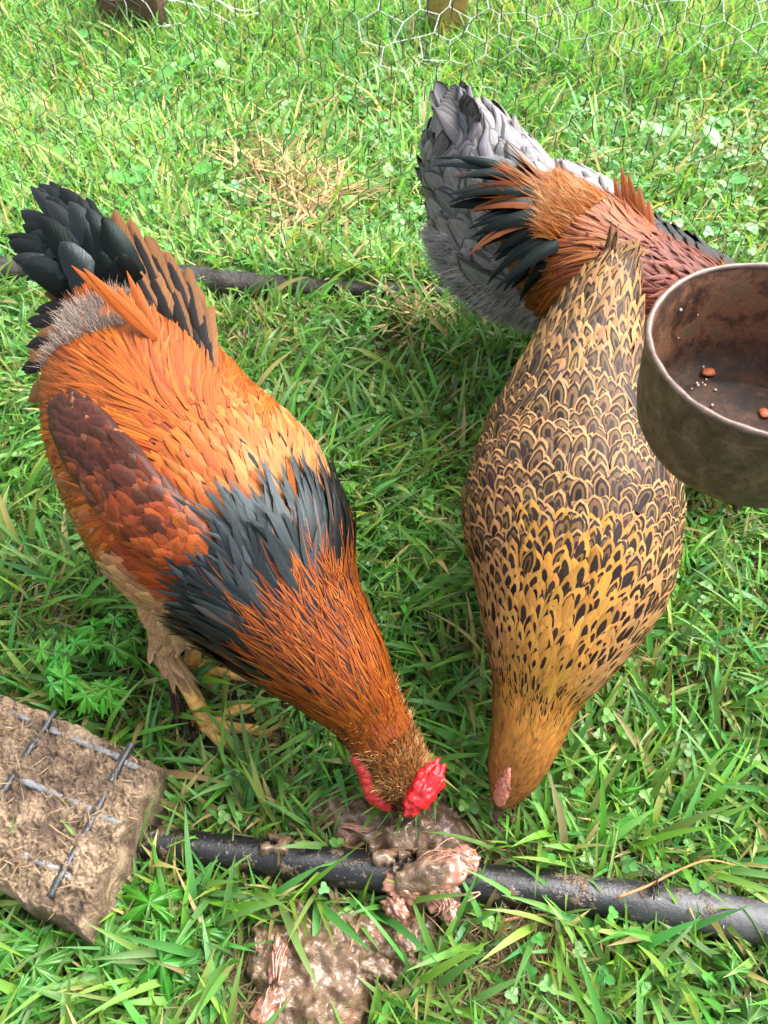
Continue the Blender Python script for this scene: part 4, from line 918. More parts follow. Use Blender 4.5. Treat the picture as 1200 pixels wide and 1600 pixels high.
    mb.blob(cm, (.013, .02, .012), nu=18, nv=12, bump=.35, seed=5, freq=4); mb.build('comb', M['comb'], root)
    MB().tube(spline([S.C[6], S.C[0], U(1150, 806, .02)], 8), np.linspace(.010, .001, 8), 8).build('beak', M['beak'], root)
    return S
S2 = second_rooster()

# ---------------------------------------------------------------- chicken wire fence, muddy timber along its foot, posts
FA, FB = np.array([-.787, 1.425, 0]), np.array([.127, 1.345, 0])
FD = unit(FB - FA); FN = np.array([-FD[1], FD[0], 0])
M['wire'] = simple('dark_wire', (.045, .05, .05), .45, .5, .3, 90)
M['galv'] = simple('galvanised_wire', (.66, .68, .68), .35, .6, .15, 90)
def hex_net(W, H, hw, hh, place, r0, name, mat, parent, jit=.06):
    """hexagonal netting: zigzag wires joined by short twists; place(u, v) maps the sheet into the world"""
    nu, nv = int(W / hw), int(H / hh); seg = []
    g = np.random.default_rng(8); J = g.normal(0, jit, (nu * 2 + 4, nv + 3, 2)) * hw
    pt = lambda i, j: (i * hw / 2 + J[i, j, 0], j * hh + (.17 if (i + j) % 2 else -.17) * hh + J[i, j, 1])
    for j in range(nv + 1):
        for i in range(nu * 2): seg.append((pt(i, j), pt(i + 1, j), 1.0))
        if j < nv:
            for i in range(nu * 2 + 1):
                if (i + j) % 2: seg.append((pt(i, j), pt(i, j + 1), 1.55))
    a = np.array([s[0] for s in seg]); b = np.array([s[1] for s in seg]); r = np.array([s[2] for s in seg]) * r0
    A, B = place(a[:, 0], a[:, 1]), place(b[:, 0], b[:, 1])
    T = unit(B - A); X = unit(np.cross(T, np.array([.2, .9, .3]))); Y = np.cross(X, T)
    an = np.arange(4) * math.pi / 2
    ring = X[:, None] * np.cos(an)[None, :, None] + Y[:, None] * np.sin(an)[None, :, None]
    V = np.concatenate([A[:, None] + ring * r[:, None, None], B[:, None] + ring * r[:, None, None]], 1)
    f = np.array([[k, (k + 1) % 4, 4 + (k + 1) % 4, 4 + k] for k in range(4)])
    F = (np.arange(len(A))[:, None, None] * 8 + f[None]).reshape(-1, 4)
    return link(name, mesh_data(name, V.reshape(-1, 3), F, None, mat), parent, 'stuff')
def fence():
    root = thing('wire_fence', 'hexagonal chicken wire fence crossing the lawn behind the birds', 'fence', FB)
    def place(u, v):
        P = FA[None] + FD[None] * (u - .55)[:, None]
        P[:, 2] = v - .02; off = .014 * NZ(u * 3.1, v * 3.1 + 5) + .006 * NZ(u * 9, v * 9)
        P += FN[None] * off[:, None]; P[:, 2] += .012 * NZ(u * 2.3 + 4, v * 2); return P
    hex_net(2.9, .80, .037, .030, place, .00058, 'netting', M['wire'], root, .03)
    root2 = thing('wire_netting', 'loose galvanised netting with large pale mesh sagging beyond the fence', 'netting', (.6, 2.5, .05))
    def place2(u, v):
        P = np.stack([-.05 + u, 2.30 + .35 * v + .06 * NZ(u * 3, v * 3), .10 + v * .75 + .06 * NZ(u * 2.2 + 7, v * 2)], 1); return P
    hex_net(2.0, .42, .092, .062, place2, .0009, 'netting', M['galv'], root2, .08)
fence()
def bark_material(name, a, b_, wet=.45):
    m, n, l, b = mat_new(name); t = NT(m); tc = n.new('ShaderNodeTexCoord').outputs['Object']
    f = t.noise(tc, 45, 6, .7, .6); g = t.noise(tc, 220, 4, .7)
    l.new(t.ramp(f, [(.3, a), (.7, b_)]), b.inputs['Base Color']); b.inputs['Roughness'].default_value = wet
    l.new(t.bump(t.m('ADD', f, t.m('MULTIPLY', g, .5)), .9, .006), b.inputs['Normal']); return m
M['log'] = bark_material('wet_bark', (.007, .005, .004), (.05, .036, .028))
M['timber'] = bark_material('weathered_timber', (.45, .24, .08), (.75, .48, .2), .75)
M['oldwood'] = bark_material('old_brown_wood', (.07, .035, .018), (.2, .11, .06), .8)
def rough_tube(P, r, seed, name, mat, parent=None, amp=.22, k=14, n=90, squash=None):
    nz = Noise(seed); Q = spline(P, n); rr = np.interp(np.linspace(0, 1, n), np.linspace(0, 1, len(r)), r)
    mb = MB(); mb.tube(Q, rr, k, True, squash); V = mb.V[0]; c = np.repeat(Q, k, 0)
    d = V - c; V[:] = c + d * (1 + amp * nz(V[:, 0] * 38, V[:, 1] * 38, V[:, 2] * 38) + amp * .6 * nz(V[:, 0] * 95, V[:, 1] * 95, V[:, 2] * 95))[:, None]
    return mb.build(name, mat, parent)
def fence_foot():
    z = .022
    o = rough_tube([FA + FD * s + np.array([0, -.012, z + .004 * math.sin(s * 9)]) for s in (-.25, .1, .35, .55, .75, .93)], [.022, .026, .03, .03, .02, .010], 21, 'muddy_timber', M['log'])
    tag(o, 'wet black muddy timber lying along the foot of the wire fence', 'timber')
    for i, (a, b, a2, b2) in enumerate(((345, 345, 350, 400), (505, 455, 520, 425), (585, 470, 600, 440))):
        p = U(a, b, .02); q = U(a2, b2, .05)
        o = MB().tube(spline([p, (p + q) / 2 + np.array([.004, 0, .003]), q], 6), np.linspace(.004, .0015, 6), 6).build('twig', M['log'])
        tag(o, ('thin dark stick poking up in the lawn behind the front rooster', 'short dark twig standing at the middle of the muddy timber', 'dark twig leaning at the thin end of the muddy timber')[i], 'twig')
fence_foot()
def bevel_box(c, half, rot_z, mat, name, parent=None, bev=.006):
    x, y, z = half; mb = MB(); V = []
    prof = [(-z, 0), (z - bev, 0), (z, bev)]
    R_ = np.array([[math.cos(rot_z), -math.sin(rot_z), 0], [math.sin(rot_z), math.cos(rot_z), 0], [0, 0, 1]])
    out = []
    for h, i in prof:
        pts = []
        for sx, sy in ((-1, -1), (1, -1), (1, 1), (-1, 1)):
            pts += [(sx * (x - i), sy * (y - i - bev), h), (sx * (x - i - bev), sy * (y - i), h)] if sx * sy > 0 else [(sx * (x - i - bev), sy * (y - i), h), (sx * (x - i), sy * (y - i - bev), h)]
        out += pts
    V = np.array(out) @ R_.T + np.asarray(c)
    F = [[r * 8 + j, r * 8 + (j + 1) % 8, (r + 1) * 8 + (j + 1) % 8, (r + 1) * 8 + j] for r in range(2) for j in range(8)] + [[16 + j for j in range(8)], [7 - j for j in range(8)]]
    mb.add(V, F); return mb.build(name, mat, parent, smooth_shade=False)
def posts():
    b = U(697, 66, .05); o = bevel_box(b + np.array([0, .05, .5]), (.045, .045, .5), .6, M['timber'], 'fence_post'); tag(o, 'square pale timber post standing in tall grass beyond the netting', 'post')
    b = U(205, 34, .05); o = bevel_box(b + np.array([.03, -.06, .10]), (.095, .035, .15), -.2, M['oldwood'], 'wooden_board'); tag(o, 'old brown board standing in the grass at the far left', 'board')
    root = thing('wire_scraps', 'crumpled pale wire hanging over the old brown board', 'wire', b)
    for i in range(7):
        p0 = b + np.array([-.10 + .05 * i, -.12, .10 + .1 * rng.random()]); q = [p0 + np.array([.06 * j + rng.normal(0, .02), rng.normal(0, .02), -.035 * j + rng.normal(0, .02)]) for j in range(5)]
        MB().tube(spline(q, 18), .0014, 5).build('wire', M['galv'], root)
posts()

# ---------------------------------------------------------------- black water pipe
def pipe_material():
    m, n, l, b = mat_new('black_pipe'); t = NT(m); p = t.pos(); x = t.sep(p)[0]
    dust = t.m('MULTIPLY', t.sstep(.24, .50, t.m('ADD', x, t.m('MULTIPLY', t.noise(p, 22, 3), .16))), .85)
    f = t.noise(p, 160, 5, .7); g = t.noise(p, 38, 4, .7)
    base = t.mix(dust, (.008, .008, .009, 1), (.075, .075, .078, 1))
    mud = t.sstep(.54, .66, g); c = t.mix(mud, base, (.10, .062, .035, 1))
    sp = t.sstep(.60, .70, f); c = t.mix(t.m('MULTIPLY', sp, .6), c, (.25, .23, .20, 1))
    l.new(c, b.inputs['Base Color']); l.new(t.m('ADD', .22, t.m('ADD', t.m('MULTIPLY', dust, .3), t.m('MULTIPLY', mud, .3))), b.inputs['Roughness'])
    l.new(t.bump(t.m('ADD', f, t.m('MULTIPLY', mud, 1.0)), .6, .0022), b.inputs['Normal']); return m
def pipe():
    mb = MB(); Q = spline(PIPE, 80); mb.tube(Q, np.interp(np.linspace(0, 1, 80), [0, .5, 1], [.0185, .0205, .0225]), 28)
    o = mb.build('water_pipe', pipe_material()); tag(o, 'black plastic water pipe lying across the grass with mud splashes', 'pipe')
pipe()

# ---------------------------------------------------------------- mud-caked block with plastic grid at the left
def block_material():
    m, n, l, b = mat_new('caked_mud'); t = NT(m); p = t.pos()
    a = t.noise(p, 34, 6, .72, .8); f = t.noise(p, 320, 5, .75); g = t.noise(p, 11, 3, .6)
    c = t.ramp(t.m('ADD', t.m('MULTIPLY', a, .6), t.m('MULTIPLY', f, .4)), [(.36, (.026, .016, .011)), (.48, (.16, .105, .062)), (.60, (.42, .30, .19))])
    c = t.mix(t.m('MULTIPLY', t.sstep(.46, .62, g), .8), c, (.055, .034, .022, 1))
    l.new(c, b.inputs['Base Color']); l.new(t.m('ADD', .4, t.m('MULTIPLY', f, .5)), b.inputs['Roughness'])
    l.new(t.bump(t.m('ADD', t.m('MULTIPLY', f, .6), a), .9, .004), b.inputs['Normal']); return m
M['rib'] = simple('black_plastic_rib', (.028, .030, .034), .35, .5, .5, 140, .0012)
M['ribgrey'] = simple('scuffed_plastic_rib', (.17, .175, .18), .5, .4, .45, 160, .0016)
def block():
    root = thing('muddy_crate', 'upturned plastic crate caked in brown mud with dark grid ribs', 'crate', (CR_B + CR_C) / 2 * np.array([1, 1, 0]))
    A0 = CR_B + (CR_A - CR_B) * 1.5; e1 = CR_B - A0; e2 = CR_C - CR_B; n1, n2 = 260, 170; u = np.linspace(0, 1, n1); v = np.linspace(0, 1, n2); Uu, Vv = np.meshgrid(u, v, indexing='ij')
    P = A0 + e1 * Uu[..., None] + e2 * Vv[..., None]
    edge = np.minimum(np.minimum((1 - Uu) * np.linalg.norm(e1), Uu * np.linalg.norm(e1)), np.minimum(Vv, 1 - Vv) * np.linalg.norm(e2))
    P[..., 2] += -.016 * (1 - smooth(-.001, .005, edge)) + .006 * NZ(P[..., 0] * 55, P[..., 1] * 55) + .006 * (np.abs(NZ(P[..., 0] * 110, P[..., 1] * 110)) - .3) + .006 * (np.abs(NZ(P[..., 0] * 260 + 7, P[..., 1] * 210)) - .3) + .0025 * NZ(P[..., 0] * 520, P[..., 1] * 520)
    P[..., 2] -= .004 * smooth(.8, 1, Vv)
    w = .0035 * (1 - smooth(0, .02, edge)); P[..., 0] += w * NZ(P[..., 0] * 60, P[..., 1] * 60, 3.); P[..., 1] += w * NZ(P[..., 0] * 60, P[..., 1] * 60, 9.)
    i = np.arange(n1 * n2).reshape(n1, n2); F = np.stack([i[:-1, :-1], i[1:, :-1], i[1:, 1:], i[:-1, 1:]], -1).reshape(-1, 4).tolist()
    V = P.reshape(-1, 3); loop = np.concatenate([i[:, 0], i[-1, 1:], i[-2::-1, -1], i[0, -2:0:-1]]); m = len(loop)
    low = V[loop].copy(); low[:, 2] = -.01; cen = np.array([(A0 + e1 * .5 + e2 * .5)]); low[:, :2] += (low[:, :2] - cen[:, :2]) * .03; V = np.concatenate([V, low]); n0 = n1 * n2
    F += [[loop[j], n0 + j, n0 + (j + 1) % m, loop[(j + 1) % m]] for j in range(m)]
    link('mud_cake', mesh_data('mud_cake', V, F, None, block_material()), root)
    def rib(px, r, mat, zz):
        Q = spline([U(a, b, .0822 + zz) for a, b in px], 40); nzv = NZ(Q[:, 0] * 80, Q[:, 1] * 80); Q[:, 2] += .0014 * nzv + .001
        MB().tube(Q, r * (1 + .18 * NZ(Q[:, 0] * 150, Q[:, 1] * 150, 4.)), 8).build('rib', mat, root)
    rib([(88, 1112), (58, 1156), (28, 1204)], .0046, M['rib'], .0); rib([(22, 1212), (-10, 1262), (-34, 1300)], .0046, M['rib'], .0)
    rib([(207, 1163), (190, 1192), (173, 1224)], .0046, M['rib'], .0005); rib([(168, 1236), (142, 1286), (118, 1330), (98, 1365), (78, 1402)], .0046, M['rib'], .0)
    rib([(80, 1140), (130, 1161), (186, 1184)], .0038, M['ribgrey'], .0); rib([(36, 1220), (84, 1241), (142, 1266)], .0038, M['ribgrey'], .0); rib([(196, 1192), (226, 1206)], .0038, M['ribgrey'], .0)
    rib([(-20, 1312), (36, 1336), (92, 1360)], .0038, M['ribgrey'], -.0005); rib([(150, 1272), (192, 1290)], .0036, M['ribgrey'], -.0005); rib([(20, 1114), (68, 1136)], .0036, M['ribgrey'], -.001)
    rib([(100, 1366), (140, 1384)], .0036, M['ribgrey'], -.001)
    parts = []; n = 240; n = 420; a = rng.random(n); bb = rng.random(n); P = A0 + e1 * (.3 + .7 * a)[:, None] + e2 * bb[:, None]
    c = np.array([.34, .24, .13]) * rng.uniform(.35, 1.3, (n, 1)) * (1 + rng.normal(0, .05, (n, 3)))
    V, F, At = blade_mesh(P[:, 0], P[:, 1], np.full(n, .087), rng.uniform(0, 6.28, n), rng.uniform(.005, .022, n) * (1 + (rng.random(n) < .08)), rng.uniform(.0003, .0008, n), rng.uniform(1.3, 1.6, n), rng.normal(0, .3, n), c, 4, 2, 0, zmin=.085)
    link('straw', mesh_data('straw', V, F, At, M['straw']), root, 'stuff')
block()

# ---------------------------------------------------------------- spilled wet mash
def mash_material():
    m, n, l, b = mat_new('wet_mash'); t = NT(m); p = t.pos()
    a = t.noise(p, 70, 5, .65, .4); g = t.noise(p, 24, 3, .6); f = t.noise(p, 420, 3, .6)
    c = t.ramp(a, [(.3, (.07, .038, .020)), (.55, (.17, .105, .06)), (.75, (.31, .21, .125))])
    c = t.mix(t.sstep(.56, .70, g), c, (.26, .125, .075, 1)); l.new(c, b.inputs['Base Color'])
    b.inputs['Roughness'].default_value = .3; b.inputs['Specular IOR Level'].default_value = .5; b.inputs['Coat Weight'].default_value = .6; b.inputs['Coat Roughness'].default_value = .06
    l.new(t.bump(t.m('ADD', a, t.m('MULTIPLY', f, .7)), .8, .004), b.inputs['Normal']); return m
M['mash'] = mash_material()
M['meat'] = simple('pale_meat', (.27, .125, .078), .22, .5, .55, 90, .002, .2, .5)
def mash(label, lumps, seed):
    g = np.random.default_rng(seed); L = np.array([[*U(a, b, .012)[:2], r, h] for a, b, r, h in lumps])
    small = []
    for x, y, r, h in L:
        for _ in range(11):
            q = g.normal(0, .55, 2) * r; small.append([x + q[0], y + q[1], r * g.uniform(.10, .5) , h * g.uniform(.1, .45)])
    S_ = np.array(small); x0, y0 = L[:, 0].min() - .07, L[:, 1].min() - .07; x1, y1 = L[:, 0].max() + .07, L[:, 1].max() + .07
    X, Y = np.meshgrid(np.arange(x0, x1, .0022), np.arange(y0, y1, .0022), indexing='ij')
    wx = .011 * NZ(X * 42, Y * 42) + .005 * NZ(X * 120, Y * 120); wy = .011 * NZ(X * 42 + 40, Y * 42) + .005 * NZ(X * 120 + 9, Y * 120)
    Z = np.zeros_like(X)
    for x, y, r, h in L: Z = np.maximum(Z, h * np.sqrt(np.clip(1 - ((X + wx - x) ** 2 + (Y + wy - y) ** 2) / r ** 2, 0, 1)) ) + 0
    for x, y, r, h in S_: Z = np.where(Z > 0, Z + .55 * h * np.clip(1 - ((X - x) ** 2 + (Y - y) ** 2) / r ** 2, 0, 1) ** .8, Z)
    Z += np.where(Z > 0, .0022 * NZ(X * 190, Y * 190) + .0035 * NZ(X * 80, Y * 80) + .0012 * NZ(X * 400, Y * 400), 0)
    yp = np.interp(X, PIPE[:, 0], PIPE[:, 1]); on = np.clip(1 - ((Y - yp) / .029) ** 2, 0, 1) ** .5 * .052
    base = gz(X, Y) + np.where(Z > .002, on, 0); ok = Z > .0015
    n1, n2 = X.shape; i = np.arange(n1 * n2).reshape(n1, n2); q = ok[:-1, :-1] | ok[1:, :-1] | ok[1:, 1:] | ok[:-1, 1:]
    F = np.stack([i[:-1, :-1], i[1:, :-1], i[1:, 1:], i[:-1, 1:]], -1)[q]; used = np.unique(F); mp = np.zeros(n1 * n2, np.int64); mp[used] = np.arange(len(used))
    V = np.stack([X, Y, base + np.where(ok, Z, -.012)], -1).reshape(-1, 3)[used]
    tag(link('spilled_mash', mesh_data('spilled_mash', V, mp[F], None, M['mash'])), label, 'mash', None, 'stuff')
mash('glossy brown puddle of wet mash on the grass between the rooster beak and the pipe', [(525,1255,.026,.022),(548,1282,.028,.024),(575,1268,.026,.022),(590,1298,.026,.02),(615,1300,.032,.022),(655,1290,.03,.022),(690,1275,.026,.02),(690,1305,.028,.02),(545,1292,.02,.012),(660,1320,.02,.012),(720,1290,.018,.008)], 3)
mash('lumps of brown mash spilling over the black pipe', [(690,1348,.024,.012),(720,1340,.02,.009),(668,1380,.022,.014),(690,1412,.024,.014),(645,1400,.02,.014),(615,1345,.024,.006),(430,1328,.02,.005)], 4)
mash('largest glossy heap of wet mash at the bottom of the picture', [(430,1490,.032,.022),(470,1465,.03,.022),(520,1450,.028,.018),(555,1470,.026,.016),(500,1510,.04,.03),(540,1530,.034,.024),(450,1540,.036,.028),(430,1590,.034,.024),(490,1580,.042,.03),(530,1580,.026,.018),(610,1465,.03,.016),(640,1450,.028,.016),(650,1480,.022,.012),(600,1500,.02,.01)], 5)
def meat():
    def strands(px, z, n, spread, r, name, label, seed):
        g = np.random.default_rng(seed); mb = MB(); Pc = [U(a, b, z) for a, b in px]
        for i in range(n):
            o = g.normal(0, spread, 3) * np.array([1, 1, .35]); Q = [p + o * (1 + .5 * g.normal()) * (.4 + .6 * math.sin(math.pi * (j + .6) / (len(Pc) + .2))) + g.normal(0, spread * .25, 3) * np.array([1, 1, .3]) for j, p in enumerate(Pc)]
            mb.tube(spline(Q, 12), r * g.uniform(.5, 1.3) * np.array([.4, .8, 1, 1, 1, 1, 1, 1, 1, .9, .7, .3]), 6)
        tag(mb.build(name, M['meat']), label, 'meat scrap')
    strands([(655, 1352), (685, 1342), (715, 1340), (742, 1352)], .062, 14, .006, .0008, 'meat_shred', 'pale stringy meat lying over the top of the black pipe', 1)
    strands([(672, 1378), (690, 1395), (700, 1412), (690, 1428)], .048, 12, .006, .0008, 'meat_shred', 'pale stringy meat hanging down the front of the pipe', 2)
    strands([(440, 1480), (432, 1505), (430, 1530)], .04, 7, .003, .0012, 'meat_shred', 'pale meat strip standing up in the bottom heap of mash', 3)
    strands([(430, 1545), (420, 1575), (408, 1600)], .036, 8, .004, .0013, 'meat_shred', 'pink meat strip at the lower left edge of the bottom heap', 4)
    strands([(535, 1285), (560, 1292), (580, 1296)], .03, 8, .004, .0012, 'meat_shred', 'pale meat fibres in the puddle below the rooster wattle', 5)
    for j, (p0, p1, z, wd, ht, mt, lab) in enumerate((((606, 1392), (660, 1378), .036, .017, .013, 'meat', 'rounded pink meat lump lying in front of the pipe'), ((606, 1425), (632, 1410), .03, .013, .011, 'meat', 'small pink meat lump below the larger lump at the pipe'),
            ((655, 1362), (742, 1345), .052, .018, .011, 'meat', 'broad piece of pale fibrous meat across the top of the pipe'), ((672, 1372), (702, 1432), .038, .014, .012, 'meat', 'ragged pale meat running down the front of the pipe'),
            ((555, 1505), (612, 1522), .018, .011, .010, 'mash', 'brown meat lump lying right of the bottom heap of mash'), ((438, 1470), (430, 1530), .030, .009, .010, 'meat', 'upright pale meat strip in the bottom heap of mash'), ((436, 1535), (405, 1605), .028, .011, .011, 'meat', 'pink meat strip along the lower left edge of the bottom heap'),
            ((395, 1470), (415, 1478), .026, .012, .010, 'mash', 'brown meat lump at the upper left corner of the bottom heap'), ((620, 1470), (655, 1462), .022, .014, .010, 'mash', 'wet brown lump between the pipe and the bottom heap'))):
        A_, B_ = U(*p0, z), U(*p1, z); ax = unit(B_ - A_); sx = unit(np.cross(ax, (0, 0, 1))); ln = np.linalg.norm(B_ - A_) * .5 + .002
        mb = MB(); mb.blob(np.zeros(3), (1, 1, 1), nu=64, nv=44); V = mb.V[0]; d = V.copy(); o = j * 7.3
        q = 1 + .30 * NZ(d[:, 0] * 2.0 + o, d[:, 1] * 2.0, d[:, 2] * 3.4) + .16 * NZ(d[:, 0] * 4.2 + o, d[:, 1] * 4.2, d[:, 2] * 6) + .05 * NZ(d[:, 0] * 9 + o, d[:, 1] * 9, d[:, 2] * 11) + .02 * NZ(d[:, 0] * 26, d[:, 1] * 26 + o, d[:, 2] * 9)
        V[:] = (A_ + B_) / 2 + sx * (d[:, 0] * q * wd)[:, None] + np.array([0, 0, 1.]) * (d[:, 1] * q * ht)[:, None] + ax * (d[:, 2] * q * ln)[:, None] + sx * (.25 * wd * np.sin(d[:, 2] * 3 + o))[:, None]
        tag(mb.build('meat_lump', M[mt]), lab, 'meat scrap')
meat()

# ---------------------------------------------------------------- rusty pan held over the hen
def pan_material():
    m, n, l, b = mat_new('rusty_pan'); t = NT(m); tc = n.new('ShaderNodeTexCoord').outputs['Object']; s = t.sep(tc)
    r = t.m('SQRT', t.m('ADD', t.m('MULTIPLY', s[0], s[0]), t.m('MULTIPLY', s[1], s[1]))); geo = t.attr('inside').outputs['Fac']
    a = t.noise(tc, 65, 6, .75, .6); f = t.noise(tc, 420, 5, .8); g = t.noise(tc, 26, 5, .7, .5)
    gm = t.m('ADD', t.m('MULTIPLY', g, .6), t.m('MULTIPLY', a, .4)); ins = t.ramp(gm, [(.38, (.016, .009, .006)), (.47, (.08, .036, .019)), (.54, (.19, .088, .046)), (.64, (.115, .08, .046))])
    out = t.ramp(a, [(.3, (.026, .018, .010)), (.5, (.085, .058, .033)), (.66, (.165, .108, .066))])
    c = t.mix(geo, out, ins)
    gr = t.m('MULTIPLY', t.m('SUBTRACT', 1.0, t.sstep(.016, .044, t.m('ADD', s[2], t.m('MULTIPLY', a, .018)))), geo)
    c = t.mix(t.m('MULTIPLY', gr, t.sstep(.35, .6, g)), c, (.022, .016, .013, 1))
    c = t.mix(t.m('MULTIPLY', t.sstep(.60, .72, f), .55), c, (.26, .17, .11, 1))
    l.new(c, b.inputs['Base Color']); l.new(t.m('ADD', .25, t.m('MULTIPLY', f, .5)), b.inputs['Roughness']); b.inputs['Specular IOR Level'].default_value = .35
    l.new(t.bump(t.m('ADD', t.m('MULTIPLY', f, .7), a), .8, .0016), b.inputs['Normal']); return m
M['rim'] = simple('worn_rim', (.13, .085, .065), .4, .5, .5, 120, .001)
M['carrot'] = simple('orange_scrap', (.50, .13, .05), .4, .5, .15, 200, .001)
M['crumb'] = simple('pale_crumb', (.62, .60, .55), .25, .6)
def pan():
    c = np.array([.2515, .404, .5545]); root = bpy.data.objects.new('saucepan', None); C.objects.link(root); root.location = c
    tag(root, 'rusty brown metal pan with scraps inside, held above the ground beside the hen', 'pan')
    tilt = (R(3), R(-3), 0); root.rotation_euler = tilt
    prof = [(0, .004, 1), (.028, .0042, 1), (.040, .0046, 1), (.043, .0062, 1), (.047, .0062, 1), (.050, .004, 1), (.058, .004, 1), (.064, .006, 1), (.0685, .011, 1), (.0715, .02, 1), (.0745, .04, 1), (.0765, .06, 1), (.0785, .0795, 1),
            (.0795, .0812, 1), (.0808, .0812, 0), (.0814, .0795, 0), (.0805, .072, 0), (.0792, .05, 0), (.0772, .03, 0), (.0742, .014, 0), (.069, .004, 0), (.061, -.0005, 0), (.05, -.002, 0), (0, -.002, 0)]
    k = 96; V, ins, F = [], [], []
    for r, z, i in prof:
        for j in range(k):
            a = 2 * math.pi * j / k; d = 1 + .004 * math.sin(3 * a + 20 * z) + .003 * math.sin(7 * a); V.append((r * d * math.cos(a), r * d * math.sin(a), z)); ins.append(i)
    for i in range(len(prof) - 1): F += [[i * k + j, i * k + (j + 1) % k, (i + 1) * k + (j + 1) % k, (i + 1) * k + j] for j in range(k)]
    o = link('pan_bowl', mesh_data('pan_bowl', V, F, {'inside': np.array(ins, float)}, pan_material())); o.parent = root
    a = np.linspace(0, 2 * math.pi, 97); mb = MB(); rr = .0802 * (1 + .004 * np.sin(3 * a + 1.6) + .003 * np.sin(7 * a))
    mb.tube(np.stack([rr * np.cos(a), rr * np.sin(a), np.full(97, .0815)], 1), .0021 * (1 + .15 * np.sin(a * 23)), 8); o = mb.build('rim', M['rim']); o.parent = root
    mb = MB(); mb.tube(spline([(.076, .004, .066), (.10, .008, .072), (.16, .016, .082), (.25, .028, .088)], 16), np.array([.010] + [.009] * 13 + [.010, .008]), 12, True, .5); o = mb.build('handle', M['rim']); o.parent = root
    from mathutils import Euler
    Rm = np.array(Euler(tilt).to_matrix()); W = lambda p: c + Rm @ np.asarray(p, float)
    for (x, y, z, s, lab) in ((*(U(1108, 581, c[2] + .009) - c)[:2], .0085, .0046, 'orange scrap lying on the pan floor near its far edge'), (*(U(1197, 646, c[2] + .007) - c)[:2], .0072, .0044, 'orange scrap at the right lying on the pan floor')):
        mb = MB(); mb.blob(W((x, y, z - .0015)), (s, s * .95, s * .5), nu=16, nv=10, bump=.4, seed=int(abs(x) * 1000), freq=4); tag(mb.build('carrot_scrap', M['carrot']), lab, 'food scrap')
    mb = MB(); g = np.random.default_rng(6)
    for i in range(46):
        a = g.uniform(1.6, 4.4)
        if i < 22: r, z = g.uniform(.045, .066), .0062
        elif i < 34: r, z = g.uniform(.01, .05), .0058
        else: z = g.uniform(.02, .07); r = np.interp(z, [.02, .04, .06, .0795], [.0715, .0745, .0765, .0785]) - .0004
        q = g.uniform(.0004, .0012); mb.blob(W((r * math.cos(a), r * math.sin(a), z)), (q, q, q), nu=6, nv=4)
    tag(mb.build('crumbs', M['crumb']), 'pale crumbs and droplets sticking inside the rusty pan', 'crumbs', None, 'stuff')
pan()

# ---------------------------------------------------------------- broad leaved weeds
def lobed_leaf(c, nrm, hd, size, col, parent, lobes=5, name='leaf'):
    phi = np.linspace(-2.55, 2.55, 111); r = np.zeros_like(phi)
    ctr = np.linspace(-1.95, 1.95, lobes); ln = 1 - .3 * (np.abs(ctr) / 2) ** 1.5
    for p, q in zip(ctr, ln):
        d = np.abs(phi - p) / (2.4 / lobes * .95); main = q * np.clip(1 - d ** 1.7 * .55, 0, 1)
        tooth = .26 * np.abs(((phi - p) * 4.4 + .5) % 1 - .5) * 2; r = np.maximum(r, np.where(d < 1.15, main * (1 - tooth), 0))
    r = np.maximum(r, .22) * size; rows = 5; k = np.linspace(0.02, 1, rows)
    nrm = unit(nrm); d0 = np.array([math.cos(hd), math.sin(hd), 0]); d = unit(d0 - nrm * np.dot(d0, nrm)); s = np.cross(nrm, d)
    fold = np.cos(phi * (2 * math.pi / (3.9 / (lobes - 1)))) * .05
    V = c + (d * np.cos(phi)[:, None] + s * np.sin(phi)[:, None])[None] * (r[None] * k[:, None])[..., None] + nrm * ((fold[None] * k[:, None] - .28 * k[:, None] ** 2 + .06 * rng.normal()) * size)[..., None]
    m = len(phi); uv = np.empty((rows, m, 3)); uv[..., 0] = phi / 2.55; uv[..., 1] = k[:, None]; uv[..., 2] = rng.random()
    cc = np.ones((rows, m, 4)); cc[..., :3] = col; cc[..., :3] *= (1 + .12 * np.cos(phi * (2 * math.pi / (3.9 / (lobes - 1)))))[None, :, None]
    return link(name, mesh_data(name, V.reshape(-1, 3), grid_faces(1, rows, m), {'fuv': uv.reshape(-1, 3), 'cola': cc.reshape(-1, 4)}, M['leaf']), parent)
def weed(px, py, n, spread, size, h, label, seed, lobes=5, tone=1.0):
    b = U(px, py, 0); root = thing('buttercup_plant', label, 'plant', b); g = np.random.default_rng(seed)
    for i in range(n):
        a = g.uniform(0, 6.28); q = spread * math.sqrt(g.random()); z = h * g.uniform(.55, 1.1); c = b + np.array([q * math.cos(a), q * math.sin(a), z]); col = np.array([g.uniform(.05, .085), g.uniform(.20, .29), g.uniform(.02, .04)]) * tone
        lf = lobed_leaf(c, np.array([.45 * math.cos(a) + g.normal(0, .15), .45 * math.sin(a) - .25, 1]), a + g.normal(0, .4), size * g.uniform(.7, 1.15), col, root, lobes)
        mb = MB(); mb.tube(spline([b + np.array([g.normal(0, .006), g.normal(0, .006), -.01]), (b + c) / 2 + np.array([0, 0, .012]), c], 8), .0014, 5); st = mb.build('stem', M['stem'], lf)
        st.location = -np.array(root.location); st.location = (0, 0, 0)
M['stem'] = simple('green_stem', (.09, .22, .04), .5, .4, .2, 90)
weed(165, 1070, 26, .06, .031, .075, 'bright green toothed weed growing between the rooster leg and the muddy crate', 1, 5, 1.5)
weed(60, 1060, 6, .035, .026, .035, 'small feathery weed above the top edge of the muddy crate', 2)
weed(45, 1545, 7, .045, .042, .05, 'broad toothed weed in the bottom left corner', 3, 5, .85)
